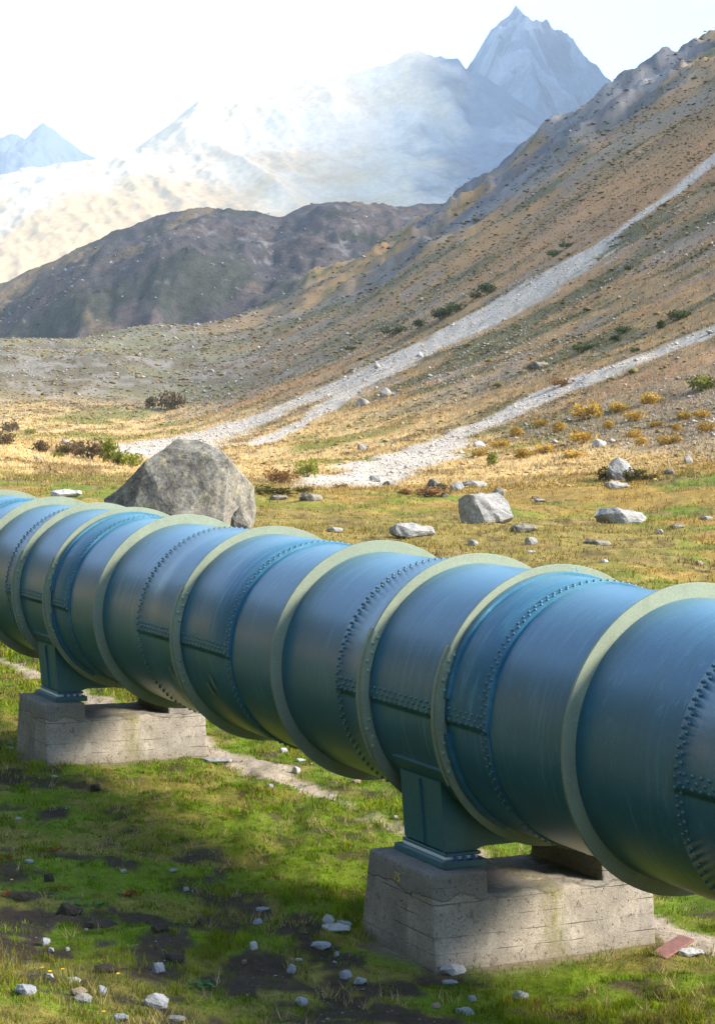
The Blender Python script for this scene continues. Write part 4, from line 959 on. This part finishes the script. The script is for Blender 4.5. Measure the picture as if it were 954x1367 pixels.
def straw():
    r = np.random.default_rng(171); n = 1900; y = 10.5 * 2.8 ** r.random(n); x = y * r.uniform(-0.225, 0.225, n); e, d = to_pipe(x, y)
    k = (r.random(n) < sstep(0.48, 0.66, fbm(x, y, 1.0, 3, 172)) + 0.12) & ~((abs(e) < 1.15) & ((abs(d) < 0.75) | (abs(d - 4 * L) < 0.75))) & (e < 4); x, y = x[k], y[k]
    m = 14; x = np.repeat(x, m) + r.normal(0, 0.022, len(x) * m); y = np.repeat(y, m) + r.normal(0, 0.022, len(y) * m); n = len(x); z = height(x, y)
    h = r.uniform(0.04, 0.11, n); w = 0.0032; a = r.uniform(0, 6.283, n); la = r.uniform(0, 6.283, n); tx, ty = np.cos(a) * w, np.sin(a) * w; V = np.empty((n, 3, 3), np.float32); le = r.uniform(0.2, 1.1, n)
    V[:, 0] = np.stack([x - tx, y - ty, z - 0.01], 1); V[:, 1] = np.stack([x + tx, y + ty, z - 0.01], 1); V[:, 2] = np.stack([x + np.cos(la) * h * le, y + np.sin(la) * h * le, z + h], 1)
    C = np.where((r.random(n) < 0.7)[:, None], np.array([[0.42, 0.33, 0.16]]), np.array([[0.16, 0.20, 0.03]])) * r.uniform(.6, 1.3, n)[:, None]
    o = link('straw_tufts', np_mesh('straw_tufts', V.reshape(-1, 3), tris=np.arange(3 * n).reshape(-1, 3), attrs={'col': np.repeat(C, 3, 0)}), M['grass']); tag(o, 'dry straw coloured grass tufts in the turf', kind='stuff')
straw()
def slope_grass():
    r = np.random.default_rng(151); n = 170000; y = 100 * 4.4 ** r.random(n); x = y * r.uniform(-0.225, 0.225, n); T_ = x - xf(y)
    c, sc, *_ = ground_cols(x, y, 0); k = r.random(n) < (1 - sc) * (0.25 + 0.75 * sstep(60, 10, T_)); x, y, c = x[k], y[k], c[k]; n = len(x); z = height(x, y)
    h = r.uniform(0.10, 0.32, n) * (y / 150) ** 0.5; w = 0.035 * (y / 110) * r.uniform(0.6, 1.4, n); a = r.uniform(0, 6.283, n); la = r.uniform(0, 6.283, n)
    tx, ty = np.cos(a) * w, np.sin(a) * w; V = np.empty((n, 3, 3), np.float32)
    V[:, 0] = np.stack([x - tx, y - ty, z - 0.03], 1); V[:, 1] = np.stack([x + tx, y + ty, z - 0.03], 1); V[:, 2] = np.stack([x + np.cos(la) * h * .5, y + np.sin(la) * h * .5, z + h], 1)
    o = link('slope_grass', np_mesh('slope_grass', V.reshape(-1, 3), tris=np.arange(3 * n).reshape(-1, 3), attrs={'col': np.repeat(c * r.uniform(0.7, 1.5, n)[:, None], 3, 0)}), M['grass']); tag(o, 'golden grass at the foot of the slope', kind='stuff')
slope_grass()
def loose(name, label, x, y, size, C, mat, flat=0.7, seed=1, sink=0.1):
    r = np.random.default_rng(seed); n = len(x); z = height(x, y)
    base = np.array([[1, 0, 0], [-1, 0, 0], [0, 1, 0], [0, -1, 0], [0, 0, 1], [0, 0, -0.4]], float)
    J = base[None] * r.uniform(0.6, 1.25, (n, 6, 1)) + r.normal(0, 0.18, (n, 6, 3)); J[:, :, 2] *= flat
    a = r.uniform(0, 6.283, n); ca, sa = np.cos(a)[:, None], np.sin(a)[:, None]
    X = J[:, :, 0] * ca - J[:, :, 1] * sa; Y = J[:, :, 0] * sa + J[:, :, 1] * ca
    V = np.stack([X, Y, J[:, :, 2]], -1) * size[:, None, None] * 0.5 + np.stack([x, y, z + size * sink], 1)[:, None, :]
    f = np.array([[0, 2, 4], [2, 1, 4], [1, 3, 4], [3, 0, 4], [2, 0, 5], [1, 2, 5], [3, 1, 5], [0, 3, 5]])
    T = (np.arange(n)[:, None, None] * 6 + f[None]).reshape(-1, 3)
    o = link(name, np_mesh(name, V.reshape(-1, 3), tris=T, attrs={'col': np.repeat(C, 6, 0)}), mat); tag(o, label, kind='stuff')
def sample(n, y0, y1, seed):
    r = np.random.default_rng(seed); y = y0 * (y1 / y0) ** r.random(n); return y * r.uniform(-0.225, 0.225, n), y, r
# scree
x, y, r = sample(420000, 105, 640, 141); sc = np.zeros(len(x))
for P, w in SCREE: sc = np.maximum(sc, sstep(0.0, 0.6, poly_dist(x, y, P, w) + 1.5 * (0.6 * fbm(x, y, 5, 4, 77) + 0.4 * fbm((y + 0.22 * x) / 3.0, (x - 0.22 * y) / 22.0, 1.0, 3, 78) - 0.48)))
k = r.random(len(x)) < sc * 0.9; x, y = x[k], y[k]; n = len(x)
loose('scree', 'pale grey scree running down the mountainside', x, y, np.clip(r.lognormal(-1.95, 0.55, n) * (y / 300) ** 0.8, 0.05, 1.4), np.array([0.50, 0.445, 0.375])[None] * r.uniform(0.65, 1.25, n)[:, None], M['loose'], 0.75, 142)
# scattered slope stones
x, y, r = sample(100000, 108, 620, 143); T_ = x - xf(y)
k = r.random(len(x)) < (0.05 + 0.9 * sstep(0.52, 0.66, fbm(x, y, 16, 4, 72)) * sstep(5, 30, T_) * sstep(110, 60, T_) + 0.7 * sstep(360, 430, y) * sstep(90, 40, T_) * sstep(0.45, 0.6, fbm(x, y, 9, 4, 73)) + 0.5 * sstep(10, 15, T_) * sstep(190, 140, y)); x, y = x[k], y[k]; n = len(x)
loose('slope_stones', 'countless pale stones strewn over the heath slope', x, y, np.clip(r.lognormal(-1.5, 0.55, n) * (y / 300) ** 0.8, 0.08, 2.0), np.array([0.32, 0.305, 0.29])[None] * r.uniform(0.6, 1.35, n)[:, None], M['loose'], 0.7, 144)
# heath tufts
x, y, r = sample(120000, 100, 640, 145); T_ = x - xf(y)
k = r.random(len(x)) < (0.12 + 0.85 * sstep(0.42, 0.58, 0.55 * fbm((y + 0.22 * x) / 7.0, (x - 0.22 * y) / 34.0, 1.0, 5, 70) + 0.45 * fbm(x, y, 9, 5, 71)) + 0.5 * sstep(360, 430, y)); 
for P, w in SCREE: k &= poly_dist(x, y, P, w) < 0.1
crag = (y > 540) & (T_ > 60); k &= ~(crag & (r.random(len(x)) < 0.55)); crag = crag[k]; x, y = x[k], y[k]; n = len(x); T_ = T_[k]
C = np.array([0.145, 0.13, 0.05])[None] * r.uniform(0.6, 1.5, n)[:, None]; C = mixc(C, (0.28, 0.19, 0.085), (r.random(n) < 0.45).astype(float)); C = mixc(C, (0.46, 0.32, 0.13), sstep(25, 8, T_) * sstep(420, 340, y) * (r.random(n) < 0.75))
C = np.where(crag[:, None], np.array([[0.15, 0.15, 0.155]]) * r.uniform(0.5, 1.5, n)[:, None], C)
loose('heath_tufts', 'low brown and olive heath tufts covering the slope', x, y, np.clip(r.lognormal(-1.0, 0.55, n) * (y / 300) ** 0.9, 0.08, 2.2), C, M['tuft'], 0.42, 146, 0.0)
# pebbles in the mud and on the path
x, y, r = sample(26000, 11.6, 32, 147); e, d = to_pipe(x, y); c, sc, mud, mud2, path = ground_cols(x, y, height(x, y))
k = r.random(len(x)) < (0.10 * np.clip(mud, 0, 1) + 0.3 * np.clip(path, 0, 1) + 0.25 * np.clip(mud2, 0, 1) + 0.004); k &= ~((abs(e) < 1.05) & ((abs(d) < 0.6) | (abs(d - 4 * L) < 0.6)))
x, y = x[k], y[k]; n = len(x)
loose('pebbles', 'small pebbles scattered on mud and dirt path', x, y, r.lognormal(-4.1, 0.45, n), np.array([0.20, 0.20, 0.21])[None] * r.uniform(0.4, 1.5, n)[:, None], M['loose'], 0.6, 148)
